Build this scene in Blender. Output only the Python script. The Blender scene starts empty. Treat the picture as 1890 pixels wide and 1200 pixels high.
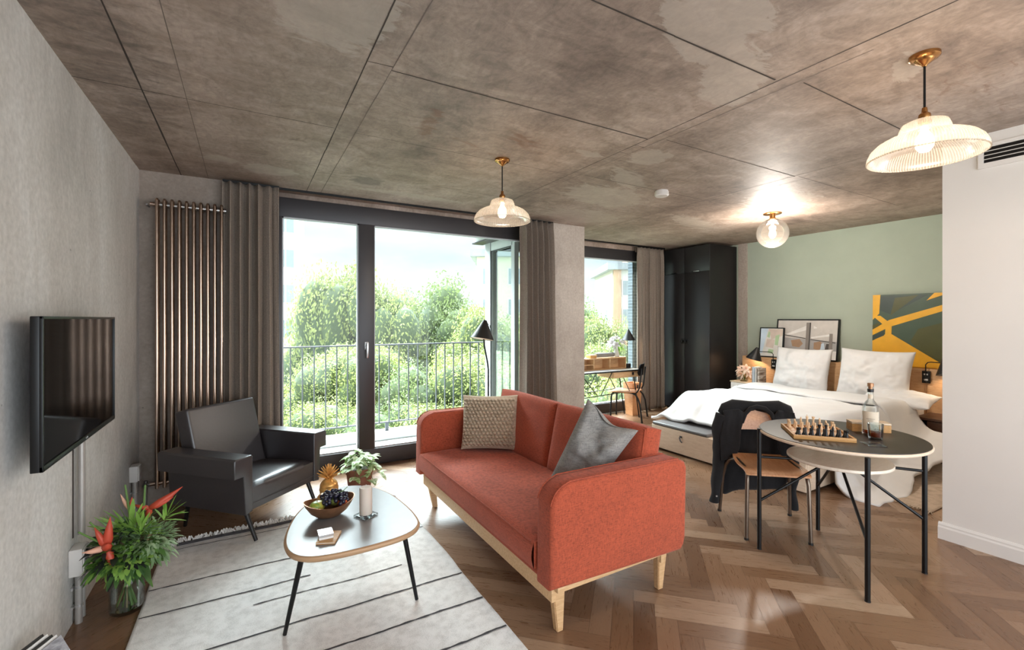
import bpy, bmesh, math, random
from mathutils import Vector, Matrix, noise
import numpy as np
R = random.Random(7)
sc = bpy.context.scene
COL = sc.collection
PI = math.pi
def lin(c): return c/12.92 if c <= .04045 else ((c+.055)/1.055)**2.4
def rgb(h):
    h = h.lstrip('#'); return tuple(lin(int(h[i:i+2], 16)/255) for i in (0, 2, 4)) + (1,)

# ------------------------------------------------------------------ camera, sky, exposure
CE = 2.567                                   # ceiling height
FPX = 843.5                                  # focal length in pixels of the 1890 wide frame
cd = bpy.data.cameras.new('camera'); cam = bpy.data.objects.new('camera', cd); COL.objects.link(cam)
cd.sensor_width = 36; cd.lens = FPX/1890*36; cd.shift_y = -11/1890; cd.clip_start = .05; cd.clip_end = 400
cam.location = (0, 0, 1.43); cam.rotation_euler = (PI/2, 0, -math.radians(30.1))
sc.camera = cam
sc.view_settings.view_transform = 'Standard'; sc.view_settings.look = 'None'
sc.view_settings.exposure = 1.25; sc.view_settings.gamma = 1; sc.view_settings.use_curve_mapping = False
sc.cycles.use_denoising = True
sc.cycles.max_bounces = 10; sc.cycles.diffuse_bounces = 5; sc.cycles.transparent_max_bounces = 24
sc.cycles.sample_clamp_indirect = 6; sc.cycles.caustics_reflective = False; sc.cycles.caustics_refractive = False

SKY_FRONT = .64; SKY_BACK = 2.6; SKY_UP = 26
def make_world():
    w = bpy.data.worlds.new('sky'); sc.world = w; w.use_nodes = True
    n = w.node_tree; n.nodes.clear(); N = n.nodes.new; L = n.links.new
    out = N('ShaderNodeOutputWorld'); bg = N('ShaderNodeBackground'); L(bg.outputs[0], out.inputs[0])
    tc = N('ShaderNodeTexCoord'); sp = N('ShaderNodeSeparateXYZ'); L(tc.outputs['Generated'], sp.inputs[0])
    # pale low sky in front of the windows; extra sky brightness added high up and behind the building to light the room
    def mr(src, a0, a1, b0, b1):
        q = N('ShaderNodeMapRange'); q.interpolation_type = 'SMOOTHSTEP'; L(src, q.inputs['Value'])
        for k, v in zip(('From Min', 'From Max', 'To Min', 'To Max'), (a0, a1, b0, b1)): q.inputs[k].default_value = v
        return q.outputs[0]
    back = mr(sp.outputs['Y'], .2, -.35, SKY_FRONT, SKY_BACK); up = mr(sp.outputs['Z'], .34, .6, 0, SKY_UP); fr = mr(sp.outputs['Y'], -.1, .25, 0, 1)
    mu = N('ShaderNodeMath'); mu.operation = 'MULTIPLY'; L(up, mu.inputs[0]); L(fr, mu.inputs[1])
    mx = N('ShaderNodeMath'); mx.operation = 'MAXIMUM'; L(back, mx.inputs[0]); L(mu.outputs[0], mx.inputs[1]); L(mx.outputs[0], bg.inputs['Strength'])
    mp = N('ShaderNodeMapping'); mp.inputs['Scale'].default_value = (1, 1, 3.2); L(tc.outputs['Generated'], mp.inputs[0])
    nz = N('ShaderNodeTexNoise'); nz.inputs['Scale'].default_value = 4; nz.inputs['Detail'].default_value = 6; L(mp.outputs[0], nz.inputs['Vector'])
    cr = N('ShaderNodeValToRGB'); L(nz.outputs['Fac'], cr.inputs[0])
    cr.color_ramp.elements[0].position = .38; cr.color_ramp.elements[0].color = (.66, .77, .87, 1)
    cr.color_ramp.elements[1].position = .6; cr.color_ramp.elements[1].color = (.84, .89, .92, 1)
    L(cr.outputs[0], bg.inputs['Color'])
make_world()

# ------------------------------------------------------------------ materials
class NT:
    def __init__(s, name):
        s.m = bpy.data.materials.new(name); s.m.use_nodes = True
        s.t = s.m.node_tree; s.b = s.t.nodes['Principled BSDF']; s.o = s.t.nodes['Material Output']
    def N(s, k, **kw):
        n = s.t.nodes.new('ShaderNode'+k)
        for a, v in kw.items():
            if a.startswith('i_'): n.inputs[a[2:].replace('_', ' ')].default_value = v
            else: setattr(n, a, v)
        return n
    def L(s, a, b): s.t.links.new(a, b)
    def coord(s, scale=(1, 1, 1), which='Object', rot=(0, 0, 0)):
        tc = s.N('TexCoord'); mp = s.N('Mapping'); mp.inputs['Scale'].default_value = scale; mp.inputs['Rotation'].default_value = rot
        s.L(tc.outputs[which], mp.inputs[0]); return mp.outputs[0]
    def noise(s, vec, scale, detail=4, rough=.55, dist=0):
        n = s.N('TexNoise'); n.inputs['Scale'].default_value = scale; n.inputs['Detail'].default_value = detail
        n.inputs['Roughness'].default_value = rough; n.inputs['Distortion'].default_value = dist; s.L(vec, n.inputs['Vector']); return n.outputs['Fac']
    def ramp(s, fac, stops):
        r = s.N('ValToRGB'); s.L(fac, r.inputs[0]); e = r.color_ramp.elements
        while len(e) < len(stops): e.new(.5)
        for q, (p, c) in zip(e, stops): q.position = p; q.color = c if len(c) == 4 else (*c, 1)
        return r.outputs[0]
    def mix(s, f, a, b, mode='MIX'):
        m = s.N('MixRGB', blend_type=mode)
        for i, v in enumerate((f, a, b)):
            if isinstance(v, (int, float)): m.inputs[i].default_value = v
            elif isinstance(v, tuple): m.inputs[i].default_value = v
            else: s.L(v, m.inputs[i])
        return m.outputs[0]
    def math(s, op, a, b=0., c=0.):
        m = s.N('Math', operation=op)
        for i, v in enumerate((a, b, c)):
            if isinstance(v, (int, float)): m.inputs[i].default_value = v
            else: s.L(v, m.inputs[i])
        return m.outputs[0]
    def bump(s, h, strength=.3, dist=.01):
        b = s.N('Bump'); b.inputs['Strength'].default_value = strength; b.inputs['Distance'].default_value = dist
        s.L(h, b.inputs['Height']); s.L(b.outputs[0], s.b.inputs['Normal'])
    def base(s, c):
        if isinstance(c, tuple): s.b.inputs['Base Color'].default_value = c
        else: s.L(c, s.b.inputs['Base Color'])
    def set(s, **k):
        for a, v in k.items(): s.b.inputs[a.replace('_', ' ')].default_value = v
        return s
def k4(c, f): return tuple(min(1, x*f) for x in c[:3]) + (1,)

def plain(name, col, rough=.5, metal=0, var=.12, scale=14, bump=.05, **kw):
    t = NT(name); c = rgb(col); v = t.coord()
    f = t.noise(v, scale)
    t.base(t.ramp(f, [(.3, k4(c, 1-var)), (.7, k4(c, 1+var))]))
    t.set(Roughness=rough, Metallic=metal, **kw)
    if bump: t.bump(f, bump, .004)
    return t.m
def fabric(name, col, col2=None, scale=260, rough=.95, bump=.35, big=.12, sheen=.08, coarse=30):
    t = NT(name); c = rgb(col); c2 = rgb(col2) if col2 else k4(c, .62)
    v = t.coord()
    a = t.noise(t.coord((1, 1, 11)), scale*.16, 2); b = t.noise(t.coord((11, 11, 1)), scale*.16, 2)
    w = t.math('MULTIPLY', t.math('ADD', a, b), .5)
    big_n = t.noise(v, 3.5, 3)
    cc = t.ramp(w, [(.38, c2), (.56, c)])
    t.base(t.mix(1, cc, t.ramp(big_n, [(.3, (1-big,)*3), (.7, (1+big*.4,)*3)]), 'MULTIPLY'))
    t.set(Roughness=rough, Sheen_Weight=sheen, Sheen_Tint=tuple(min(1, .45+x) for x in c[:3])+(1,)); t.bump(w, bump, .003)
    return t.m
def wood(name, c1, c2, rough=.45, scale=(2, 16, 16), bump=.08, n=6, coat=0.):
    t = NT(name); v = t.coord(scale)
    f = t.noise(v, n, 6, .6, .6); g = t.noise(v, n*7, 3, .5)
    m = t.mix(.3, f, g)
    t.base(t.ramp(m, [(.32, rgb(c1)), (.5, tuple((a+b)/2 for a, b in zip(rgb(c1), rgb(c2)))), (.68, rgb(c2))]))
    t.set(Roughness=rough, Coat_Weight=coat); t.bump(m, bump, .003); return t.m
def concrete(name, dark, mid, light, voids=.5, rough=.75, streak=(1, 1, .35), patch=False, fine=0):
    t = NT(name); v = t.coord()
    a = t.noise(t.coord(streak), 1.1, 7, .62, .4); b = t.noise(t.coord((1.4, 2.6, 1.1)), 2.6, 6, .68, .9); g = t.noise(v, 42, 3, .6)
    m = t.mix(.38, a, b)
    c = t.ramp(m, [(.34, rgb(dark)), (.5, rgb(mid)), (.66, rgb(light))])
    c = t.mix(.5, c, t.ramp(g, [(.3, (.74,)*3), (.7, (1.16,)*3)]), 'MULTIPLY')
    if fine:
        h2 = t.noise(t.coord((2.2, 1, 1)), 7, 9, .75, 1.6); c = t.mix(.75, c, t.ramp(h2, [(.34, (.72,)*3), (.5, (1,)*3), (.66, (1.2,)*3)]), 'MULTIPLY')
    vo = t.N('TexVoronoi'); vo.inputs['Scale'].default_value = 9; t.L(v, vo.inputs['Vector'])
    vd = t.ramp(vo.outputs['Distance'], [(.035, (0,)*3), (.06, (1,)*3)])
    big = t.ramp(t.noise(v, 4, 2), [(.48, (1,)*3), (.56, (0,)*3)])
    vm = t.mix(1, vd, big, 'LIGHTEN')
    c = t.mix(voids, c, t.mix(1, c, t.ramp(vm, [(0, (.3,)*3), (1, (1,)*3)]), 'MULTIPLY'))
    if patch:
        at = t.N('Attribute', attribute_name='patch'); sp = t.N('SeparateColor'); t.L(at.outputs['Color'], sp.inputs[0])
        nz = t.noise(t.coord((1, 2.2, 1)), 5, 7, .7, 1.2)
        def mask(ch, lo, hi): return t.ramp(t.math('ADD', sp.outputs[ch], t.math('MULTIPLY', t.math('SUBTRACT', nz, .5), 2.6 if ch == 1 else 1.3)), [(lo, (0,)*3), (hi, (1,)*3)])
        c = t.mix(mask(0, .42, .52), c, t.mix(.5, c, rgb('#b0a498')))
        c = t.mix(t.math('MULTIPLY', mask(1, .55, .95), .6), c, rgb('#6b4630'))
        c = t.mix(t.math('MULTIPLY', mask(2, .35, .7), .55), c, rgb('#3d3835'))  # dark stain, plus the ceiling's dimmer left and near areas painted in
    t.base(c)
    t.set(Roughness=rough)
    h = t.mix(.5, g, vm); t.bump(h, .25, .004)
    return t.m
def emit(name, col, st):
    t = NT(name); t.set(Roughness=.4); t.base(rgb(col)); t.b.inputs['Emission Color'].default_value = rgb(col); t.b.inputs['Emission Strength'].default_value = st; return t.m
def glass(name, tint='#ffffff', gloss=1.0, rough=.02, ior=1.45, body=0.0, bodycol='#ffffff', trans=0.0):
    t = NT(name); t.t.nodes.remove(t.b)
    tr = t.N('BsdfTransparent'); tr.inputs[0].default_value = rgb(tint)
    gl = t.N('BsdfGlossy'); gl.inputs['Roughness'].default_value = rough
    fr = t.N('Fresnel'); fr.inputs[0].default_value = ior
    f = t.math('MULTIPLY', fr.outputs[0], gloss)
    src = tr.outputs[0]
    if body:
        df = t.N('BsdfDiffuse'); df.inputs[0].default_value = rgb(bodycol); x = df.outputs[0]
        if trans:
            tl = t.N('BsdfTranslucent'); tl.inputs[0].default_value = rgb(bodycol); mx0 = t.N('MixShader'); mx0.inputs[0].default_value = trans
            t.L(x, mx0.inputs[1]); t.L(tl.outputs[0], mx0.inputs[2]); x = mx0.outputs[0]
        mb = t.N('MixShader'); mb.inputs[0].default_value = body; t.L(src, mb.inputs[1]); t.L(x, mb.inputs[2]); src = mb.outputs[0]
    mx = t.N('MixShader'); t.L(f, mx.inputs[0]); t.L(src, mx.inputs[1]); t.L(gl.outputs[0], mx.inputs[2]); t.L(mx.outputs[0], t.o.inputs[0])
    return t.m
def leafmat(name, c1, c2, rough=.5, scale=9, trans=.35):
    t = NT(name); f = t.noise(t.coord(), scale, 3)
    c = t.ramp(f, [(.35, rgb(c1)), (.65, rgb(c2))]); t.base(c); t.set(Roughness=rough)
    tl = t.N('BsdfTranslucent'); t.L(c, tl.inputs[0]); mx = t.N('MixShader'); mx.inputs[0].default_value = trans
    t.L(t.b.outputs[0], mx.inputs[1]); t.L(tl.outputs[0], mx.inputs[2]); t.L(mx.outputs[0], t.o.inputs[0]); return t.m

MT = dict(
 conc_wall=concrete('pale_concrete', '#b0aaa4', '#c5c0ba', '#d4d1cd', .8, streak=(1, 1, .4)),
 conc_ceil=concrete('ceiling_concrete', '#5f5047', '#917f72', '#b3a195', .5, rough=.6, streak=(1, .5, 1), patch=True, fine=1),
 conc_pier=concrete('pier_concrete', '#8c8177', '#a79c92', '#bab0a6', .6),
 conc_brown_shaded=concrete('shaded_brown_concrete', '#7d6f63', '#93857a', '#a99c91', .6),  # browner concrete with the window-side wall's shade painted into its colour
 joint=plain('concrete_joint', '#3a322c', .9),
 joint_soft=plain('faint_joint', '#6b6058', .9),
 green=plain('sage_paint', '#a6b0a1', .85, scale=3, var=.04, bump=.02),
 white=plain('warm_white_paint', '#dcd5cf', .75, scale=3, var=.02, bump=.01),
 frame=plain('dark_window_metal', '#343133', .42, metal=.2, scale=3, var=.05, bump=0),
 frame_out=plain('light_window_metal', '#b9bcc0', .5, var=.03, bump=0),
 pane=glass('window_glass', '#f6faf8', .45),
 black=plain('black_metal', '#0d0d0e', .36, metal=.3, var=.05, bump=0),
 blackmatt=plain('black_satin', '#141314', .45, var=.05, bump=.01),
 chrome=plain('brushed_metal', '#9c9a98', .3, metal=1, var=.05, bump=0),
 brass=plain('brass', '#b07f4c', .22, metal=1, var=.08, bump=0),
 bronze=plain('bronze_tube', '#7a6c60', .3, metal=.9, var=.15, bump=0),
 radi=plain('raw_steel_tube', '#b8a292', .25, metal=1, var=.12, scale=5, bump=0),
 leather=plain('black_leather', '#302b2d', .36, var=.08, scale=60, bump=.12, Specular_IOR_Level=.85),
 sofa=fabric('coral_upholstery', '#b04e31', '#7c341e', 330, .95, .4, .12, .22),
 curtain=fabric('grey_brown_curtain', '#8d8074', '#675c52', 420, .95, .3, .05, .05),
 linen=plain('white_linen', '#e6e6e6', .85, var=.02, scale=9, bump=.15),
 duvet=plain('white_duvet_cotton', '#e4e4e4', .88, var=.02, scale=6, bump=.2),
 greyc=fabric('grey_cushion_cloth', '#8e8a85', '#6e6b68', 200, .95, .4, .14),
 knit=fabric('knitted_wool', '#cbb9a3', '#a6937c', 120, .95, .4, .08),
 knit_edge=fabric('woven_edging', '#a3978b', '#7e746b', 200, .95, .3, .1),
 denim=fabric('black_cotton', '#151417', '#0d0c0f', 260, .95, .3, .1, .15),
 oak=wood('pale_oak', '#b98f63', '#d8b489', .5),
 ply=wood('birch_plywood', '#cbb49c', '#dfccb7', .55, (2, 2, 12)),
 plyed=wood('plywood_edge', '#96704f', '#c4a17c', .5, (1, 1, 60), n=3),
 headply=wood('headboard_plywood', '#b98d62', '#d6b188', .55, (3, 2, 14)),
 seatwood=wood('varnished_beech', '#c08255', '#dba67a', .32, (14, 2, 14), coat=.3),
 palewood=wood('pale_wood', '#c3a98c', '#dcc6aa', .5),
 boxwood=wood('pine_box', '#a9793f', '#c9995e', .5),
 whitetop=plain('grey_laminate', '#7a7674', .24, var=.03, bump=0),
 blacktop=plain('black_laminate', '#231a16', .36, var=.05, bump=0),
 screen=plain('tv_screen', '#050506', .06, var=0, bump=0),
 rug=fabric('ivory_wool', '#e6e2de', '#cdc8c3', 130, 1, .8, .03),
 ruglines=fabric('charcoal_wool', '#4a4647', '#2f2d2f', 120, 1, .6, .1),
 beigerug=fabric('beige_wool', '#cdb9a4', '#b09c88', 120, 1, .6, .1),
 plastic=plain('white_plastic', '#cfc9c3', .4, var=.02, bump=0),
 conduit=plain('grey_conduit', '#a9a39d', .4, metal=.4, var=.05, bump=0),
 terracotta=plain('terracotta', '#7d4b37', .75, var=.15, scale=30),
 copper=plain('copper_bowl', '#a37758', .38, metal=.75, var=.2, scale=20),
 gold=plain('gold_pineapple', '#dfa860', .32, metal=.6, var=.25, scale=40),
 grape=plain('dark_grape', '#1c1a2b', .3, var=.3, scale=30),
 candle=plain('cream_wax', '#cfc0b2', .6, var=.03, bump=.02, Subsurface_Weight=.1),
 clear=glass('clear_glass', '#fafbfa', .45),
 clear2=glass('thick_glass', '#f0f4f4', .8, .04, 1.4),
 water=glass('vase_water', '#dfe5e0', .8),
 whisky=glass('whisky', '#c46f38', .5, body=.25, bodycol='#b0501f'),
 shade=glass('ribbed_shade_glass', '#f4efe8', .35, .2, 1.45, body=.5, bodycol='#8a857e', trans=.5),
 globe=glass('globe_glass', '#f4f1ec', .9, .03, 1.45, body=.06, bodycol='#8c8276', trans=.6),
 bulb=emit('lit_bulb', '#ffdcb0', 2.2),
 lampinner=emit('lit_lamp_inner', '#ffb98a', 2.2),
 red=plain('heliconia_red', '#b9452e', .5, var=.15),
 pink=plain('heliconia_pale', '#dba58c', .5, var=.1),
 leaf1=leafmat('fresh_leaf', '#6c9a3e', '#a3c862'), leaf2=leafmat('deep_leaf', '#3c5e2c', '#638944'),
 leaf3=leafmat('variegated_leaf', '#84ab62', '#e6eecb', scale=40), leafdark=leafmat('dark_leaf', '#1d1c22', '#2f3a2a'), leaf5=leafmat('grey_leaf', '#6f9060', '#b3c8a0'),
 stem=plain('green_stem', '#5a7a3a', .5), stempale=plain('pale_stem', '#b59a72', .6),
 lily=leafmat('lily_petal', '#e0c0aa', '#f5e2d2', trans=.3), lilyw=leafmat('white_petal', '#b9b3b4', '#d8d2d2'),
 paper=plain('white_paper', '#d9d6d2', .6, var=.03, bump=0), silver=plain('silver_box', '#c9c7c4', .18, metal=.7, var=.03, bump=0),
 bark=plain('bark', '#6d655a', .9, var=.3), crown1=leafmat('pale_foliage', '#6e7644', '#979f5e', .7, 1.3, .3),  # crown1 is the leaf colour of the paler trees
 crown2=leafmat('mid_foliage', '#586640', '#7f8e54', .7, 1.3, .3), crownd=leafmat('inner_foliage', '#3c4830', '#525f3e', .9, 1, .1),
 render_white=plain('white_render', '#bfbcb6', .8, var=.03, scale=1), yellow_r=plain('yellow_render', '#cfc9ae', .8, var=.03, scale=1), orange_r=plain('orange_cladding', '#a98a72', .7, scale=1),
 greyroof=plain('grey_roof', '#8e9196', .8, scale=1), winglass=plain('far_window_glass', '#7d858c', .25, scale=2), asphalt=plain('asphalt', '#9aa2ae', .8, scale=.4), grass=plain('grass', '#6d7560', .9, var=.25, scale=.6),
 balcony=plain('pale_stone', '#d4d6d6', .7, var=.03), rail=plain('grey_railing', '#55575b', .45, metal=.3, var=.04, bump=0),
)
def brickmat():
    t = NT('grey_brick'); b = t.N('TexBrick'); t.L(t.coord((1, 1, 1), rot=(PI/2, 0, 0)), b.inputs['Vector'])
    b.inputs['Scale'].default_value = 5; b.inputs['Color1'].default_value = rgb('#5c6872'); b.inputs['Color2'].default_value = rgb('#46525c'); b.inputs['Mortar'].default_value = rgb('#7f8a92'); b.inputs['Mortar Size'].default_value = .03
    t.L(b.outputs[0], t.b.inputs['Base Color']); return t.m
MT['brick'] = brickmat(); MT['plyshelf'] = wood('light_birch', '#dccbb6', '#ecdfce', .35, (2, 10, 12))
def shademat():
    # pressed glass with fine radial ribs: the ribs are whiter than the grooves between them
    t = NT('ribbed_pressed_glass'); t.t.nodes.remove(t.b)
    tc = t.N('TexCoord'); sp = t.N('SeparateXYZ'); t.L(tc.outputs['Object'], sp.inputs[0])
    a = t.math('ARCTAN2', sp.outputs['Y'], sp.outputs['X']); w = t.math('SINE', t.math('MULTIPLY', a, 120.0)); k = t.math('MULTIPLY_ADD', w, .19, .47)
    tr = t.N('BsdfTransparent'); tr.inputs[0].default_value = rgb('#f6f3ee')
    df = t.N('BsdfDiffuse'); df.inputs[0].default_value = rgb('#8f8b86'); tl = t.N('BsdfTranslucent'); tl.inputs[0].default_value = rgb('#8f8b86')
    m0 = t.N('MixShader'); m0.inputs[0].default_value = .5; t.L(df.outputs[0], m0.inputs[1]); t.L(tl.outputs[0], m0.inputs[2])
    m1 = t.N('MixShader'); t.L(k, m1.inputs[0]); t.L(tr.outputs[0], m1.inputs[1]); t.L(m0.outputs[0], m1.inputs[2])
    gl = t.N('BsdfGlossy'); gl.inputs['Roughness'].default_value = .2; fr = t.N('Fresnel'); f = t.math('MULTIPLY', fr.outputs[0], .35)
    m2 = t.N('MixShader'); t.L(f, m2.inputs[0]); t.L(m1.outputs[0], m2.inputs[1]); t.L(gl.outputs[0], m2.inputs[2]); t.L(m2.outputs[0], t.o.inputs[0]); return t.m
MT['shade'] = shademat()
def floormat():
    t = NT('oak_herringbone')
    tc = t.N('TexCoord'); mp = t.N('Mapping'); mp.inputs['Scale'].default_value = (2.2, 22, 1); t.L(tc.outputs['UV'], mp.inputs[0])
    f = t.noise(mp.outputs[0], 3.2, 6, .62, 1.4); g = t.noise(mp.outputs[0], 22, 3, .6)
    at = t.N('Attribute', attribute_name='tone'); sp = t.N('SeparateColor'); t.L(at.outputs['Color'], sp.inputs[0])
    c = t.ramp(sp.outputs[0], [(0, rgb('#624530')), (.45, rgb('#7b5b42')), (.8, rgb('#8f7058')), (1, rgb('#a0846c'))])
    c = t.mix(.75, c, t.ramp(f, [(.25, (.80,)*3), (.5, (1.0,)*3), (.75, (1.14,)*3)]), 'MULTIPLY')
    c = t.mix(.5, c, t.ramp(g, [(.35, (.82,)*3), (.6, (1.08,)*3)]), 'MULTIPLY')
    t.base(c); t.set(Roughness=.34); t.L(t.ramp(f, [(.3, (.24,)*3), (.7, (.38,)*3)]), t.b.inputs['Roughness']); t.bump(f, .08, .003)
    return t.m
MT['floor'] = floormat(); MT['gap'] = plain('floor_gap', '#5a4636', .6)

# ------------------------------------------------------------------ mesh helper
class B:
    def __init__(s): s.b = bmesh.new(); s.mi = 0
    def _fin(s, vs): 
        for v in vs:
            for f in v.link_faces: f.material_index = s.mi
    def box(s, c, d, rz=0, bev=0, seg=2, M=None):
        r = bmesh.ops.create_cube(s.b, size=1)['verts']
        T = Matrix.Translation(c) @ Matrix.Rotation(rz, 4, 'Z') @ Matrix.Diagonal((*d, 1))
        if M is not None: T = M @ Matrix.Diagonal((*d, 1))
        bmesh.ops.transform(s.b, matrix=T, verts=r); s._fin(r)
        if bev:
            es = list({e for v in r for e in v.link_edges})
            x = bmesh.ops.bevel(s.b, geom=es, offset=bev, segments=seg, profile=.6, affect='EDGES')
            for f in x['faces']: f.material_index = s.mi
        return s
    def bx(s, x0, x1, y0, y1, z0, z1, bev=0, seg=2): return s.box(((x0+x1)/2, (y0+y1)/2, (z0+z1)/2), (abs(x1-x0), abs(y1-y0), abs(z1-z0)), 0, bev, seg)
    def cyl(s, p0, p1, r0, r1=None, n=14, cap=True):
        r1 = r0 if r1 is None else r1; p0 = Vector(p0); p1 = Vector(p1); d = p1-p0
        q = Vector((0, 0, 1)).rotation_difference(d.normalized()).to_matrix().to_4x4()
        T = Matrix.Translation((p0+p1)/2) @ q
        r = bmesh.ops.create_cone(s.b, cap_ends=cap, cap_tris=False, segments=n, radius1=max(r0, 1e-5), radius2=max(r1, 1e-5), depth=d.length, matrix=T)['verts']; s._fin(r); return s
    def tube(s, pts, r, n=8, closed=False, cap=True):
        pts = [Vector(p) for p in pts]; m = len(pts); rr = r if isinstance(r, (list, tuple)) else [r]*m
        rings = []; prev = None
        for i, p in enumerate(pts):
            a = pts[(i-1) % m] if (closed or i) else p; c = pts[(i+1) % m] if (closed or i < m-1) else p
            t = (c-a).normalized()
            if prev is None: u = t.orthogonal().normalized()
            else: u = (prev - t*prev.dot(t)).normalized()
            prev = u; w = t.cross(u)
            rings.append([s.b.verts.new(p + (u*math.cos(k*2*PI/n)+w*math.sin(k*2*PI/n))*rr[i]) for k in range(n)])
        for i in range(m if closed else m-1):
            A = rings[i]; Bq = rings[(i+1) % m]
            for k in range(n): s.b.faces.new((A[k], A[(k+1) % n], Bq[(k+1) % n], Bq[k])).material_index = s.mi
        if cap and not closed:
            s.b.faces.new(rings[0][::-1]).material_index = s.mi; s.b.faces.new(rings[-1]).material_index = s.mi
        return s
    def lathe(s, prof, c=(0, 0, 0), n=32, rib=0, ribn=0, sx=1, sy=1):
        rings = []
        for (r, z) in prof:
            ring = []
            for k in range(n):
                a = k*2*PI/n; q = r*(1+(rib if ribn and (k % 2) else 0))
                ring.append(s.b.verts.new((c[0]+q*math.cos(a)*sx, c[1]+q*math.sin(a)*sy, c[2]+z)))
            rings.append(ring)
        for i in range(len(rings)-1):
            for k in range(n): s.b.faces.new((rings[i][k], rings[i][(k+1) % n], rings[i+1][(k+1) % n], rings[i+1][k])).material_index = s.mi
        if prof[0][0] > 1e-4: s.b.faces.new(rings[0][::-1]).material_index = s.mi if not ribn else s.mi
        if prof[-1][0] > 1e-4 and not ribn: s.b.faces.new(rings[-1]).material_index = s.mi
        if prof[0][0] > 1e-4 and ribn:
            pass
        return s
    def prism(s, poly, z0, z1, M=None, bev=0, seg=3, faces='all'):
        lo = [s.b.verts.new((x, y, z0)) for x, y in poly]; hi = [s.b.verts.new((x, y, z1)) for x, y in poly]; n = len(poly)
        fs = [s.b.faces.new(lo[::-1]), s.b.faces.new(hi)]
        fs += [s.b.faces.new((lo[i], lo[(i+1) % n], hi[(i+1) % n], hi[i])) for i in range(n)]
        for f in fs: f.material_index = s.mi
        if M is not None: bmesh.ops.transform(s.b, matrix=M, verts=lo+hi)
        if bev:
            es = [e for e in set(list(fs[0].edges)+list(fs[1].edges))]
            x = bmesh.ops.bevel(s.b, geom=es, offset=bev, segments=seg, profile=.5, affect='EDGES')
            for f in x['faces']: f.material_index = s.mi
        return s
    def sph(s, c, r, n=12, M=None):
        r = (r, r, r) if isinstance(r, (int, float)) else r
        T = Matrix.Translation(c) @ (M if M is not None else Matrix()) @ Matrix.Diagonal((*r, 1))
        v = bmesh.ops.create_uvsphere(s.b, u_segments=n, v_segments=max(5, n*2//3), radius=1, matrix=T)['verts']; s._fin(v); return s
    def grid(s, fn, nu, nv, closeu=False):
        g = [[s.b.verts.new(fn(i/nu, j/nv)) for j in range(nv+1)] for i in range(nu+(0 if closeu else 1))]
        m = len(g)
        for i in range(nu):
            for j in range(nv): s.b.faces.new((g[i][j], g[(i+1) % m][j], g[(i+1) % m][j+1], g[i][j+1])).material_index = s.mi
        return s
    def poly(s, pts): s.b.faces.new([s.b.verts.new(p) for p in pts]).material_index = s.mi; return s
    def leaf(s, p, d, L, W, droop=.3, up=(0, 0, 1), n=4, fold=.15):
        p = Vector(p); d = Vector(d).normalized(); side = d.cross(Vector(up))
        side = side.normalized() if side.length > 1e-3 else d.orthogonal().normalized(); nrm = side.cross(d).normalized()
        rows = []
        for i in range(n+1):
            t = i/n; w = W*.5*math.sin(PI*min(1, t*.92+.04))**.8; c = p + d*L*t - Vector((0, 0, 1))*droop*L*t*t
            rows.append([s.b.verts.new(c-side*w+nrm*w*fold), s.b.verts.new(c), s.b.verts.new(c+side*w+nrm*w*fold)])
        for a, c in zip(rows, rows[1:]):
            for k in (0, 1): s.b.faces.new((a[k], a[k+1], c[k+1], c[k])).material_index = s.mi
        return s
    def jitter(s, amp, freq, seed=0, mask=None):
        o = Vector((seed*7.3, seed*3.1, seed*1.7))
        for v in s.b.verts:
            k = amp if mask is None else amp*mask(v.co)
            v.co += noise.noise_vector(v.co*freq+o)*k
        return s
    def weld(s, d=1e-5): bmesh.ops.remove_doubles(s.b, verts=s.b.verts, dist=d); return s

def _mesh(name, m, mats, smooth, ang):
    bmesh.ops.recalc_face_normals(m.b, faces=m.b.faces)
    me = bpy.data.meshes.new(name); m.b.to_mesh(me); m.b.free()
    for q in (mats if isinstance(mats, (list, tuple)) else [mats]): me.materials.append(MT[q] if isinstance(q, str) else q)
    if smooth:
        me.polygons.foreach_set('use_smooth', [True]*len(me.polygons)); me.set_sharp_from_angle(angle=math.radians(ang))
    return me
def face_up(o):
    # open sheets: make every normal point upwards so thickness grows downwards
    me = o.data; s = sum(p.normal.z*p.area for p in me.polygons)
    if s < 0: me.flip_normals()
    return o
def mw(o):
    M = Matrix.Translation(o.location) @ o.rotation_euler.to_matrix().to_4x4()
    return mw(o.parent) @ M if o.parent else M
def part(name, m, mats, parent, local=False, label=None, smooth=True, ang=38, kind=None):
    me = _mesh(name, m, mats, smooth, ang); o = bpy.data.objects.new(name, me); COL.objects.link(o)
    o.parent = parent
    if not local: me.transform(mw(parent).inverted())
    # put the part's own origin at its middle
    if len(me.vertices):
        co = np.empty(len(me.vertices)*3, 'f'); me.vertices.foreach_get('co', co); co = co.reshape(-1, 3); c = (co.min(0)+co.max(0))/2
        me.transform(Matrix.Translation(-Vector(c.tolist()))); o.location = c.tolist()
    if label: o['label'] = label
    if kind: o['kind'] = kind
    return o
def thing(name, label, cat, loc=(0, 0, 0), rz=0, group=None, kind=None):
    o = bpy.data.objects.new(name, None); COL.objects.link(o); o.location = loc; o.rotation_euler = (0, 0, rz); o.empty_display_size = .1
    if label: o['label'] = label
    if cat: o['category'] = cat
    if group: o['group'] = group
    if kind: o['kind'] = kind
    return o
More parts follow.
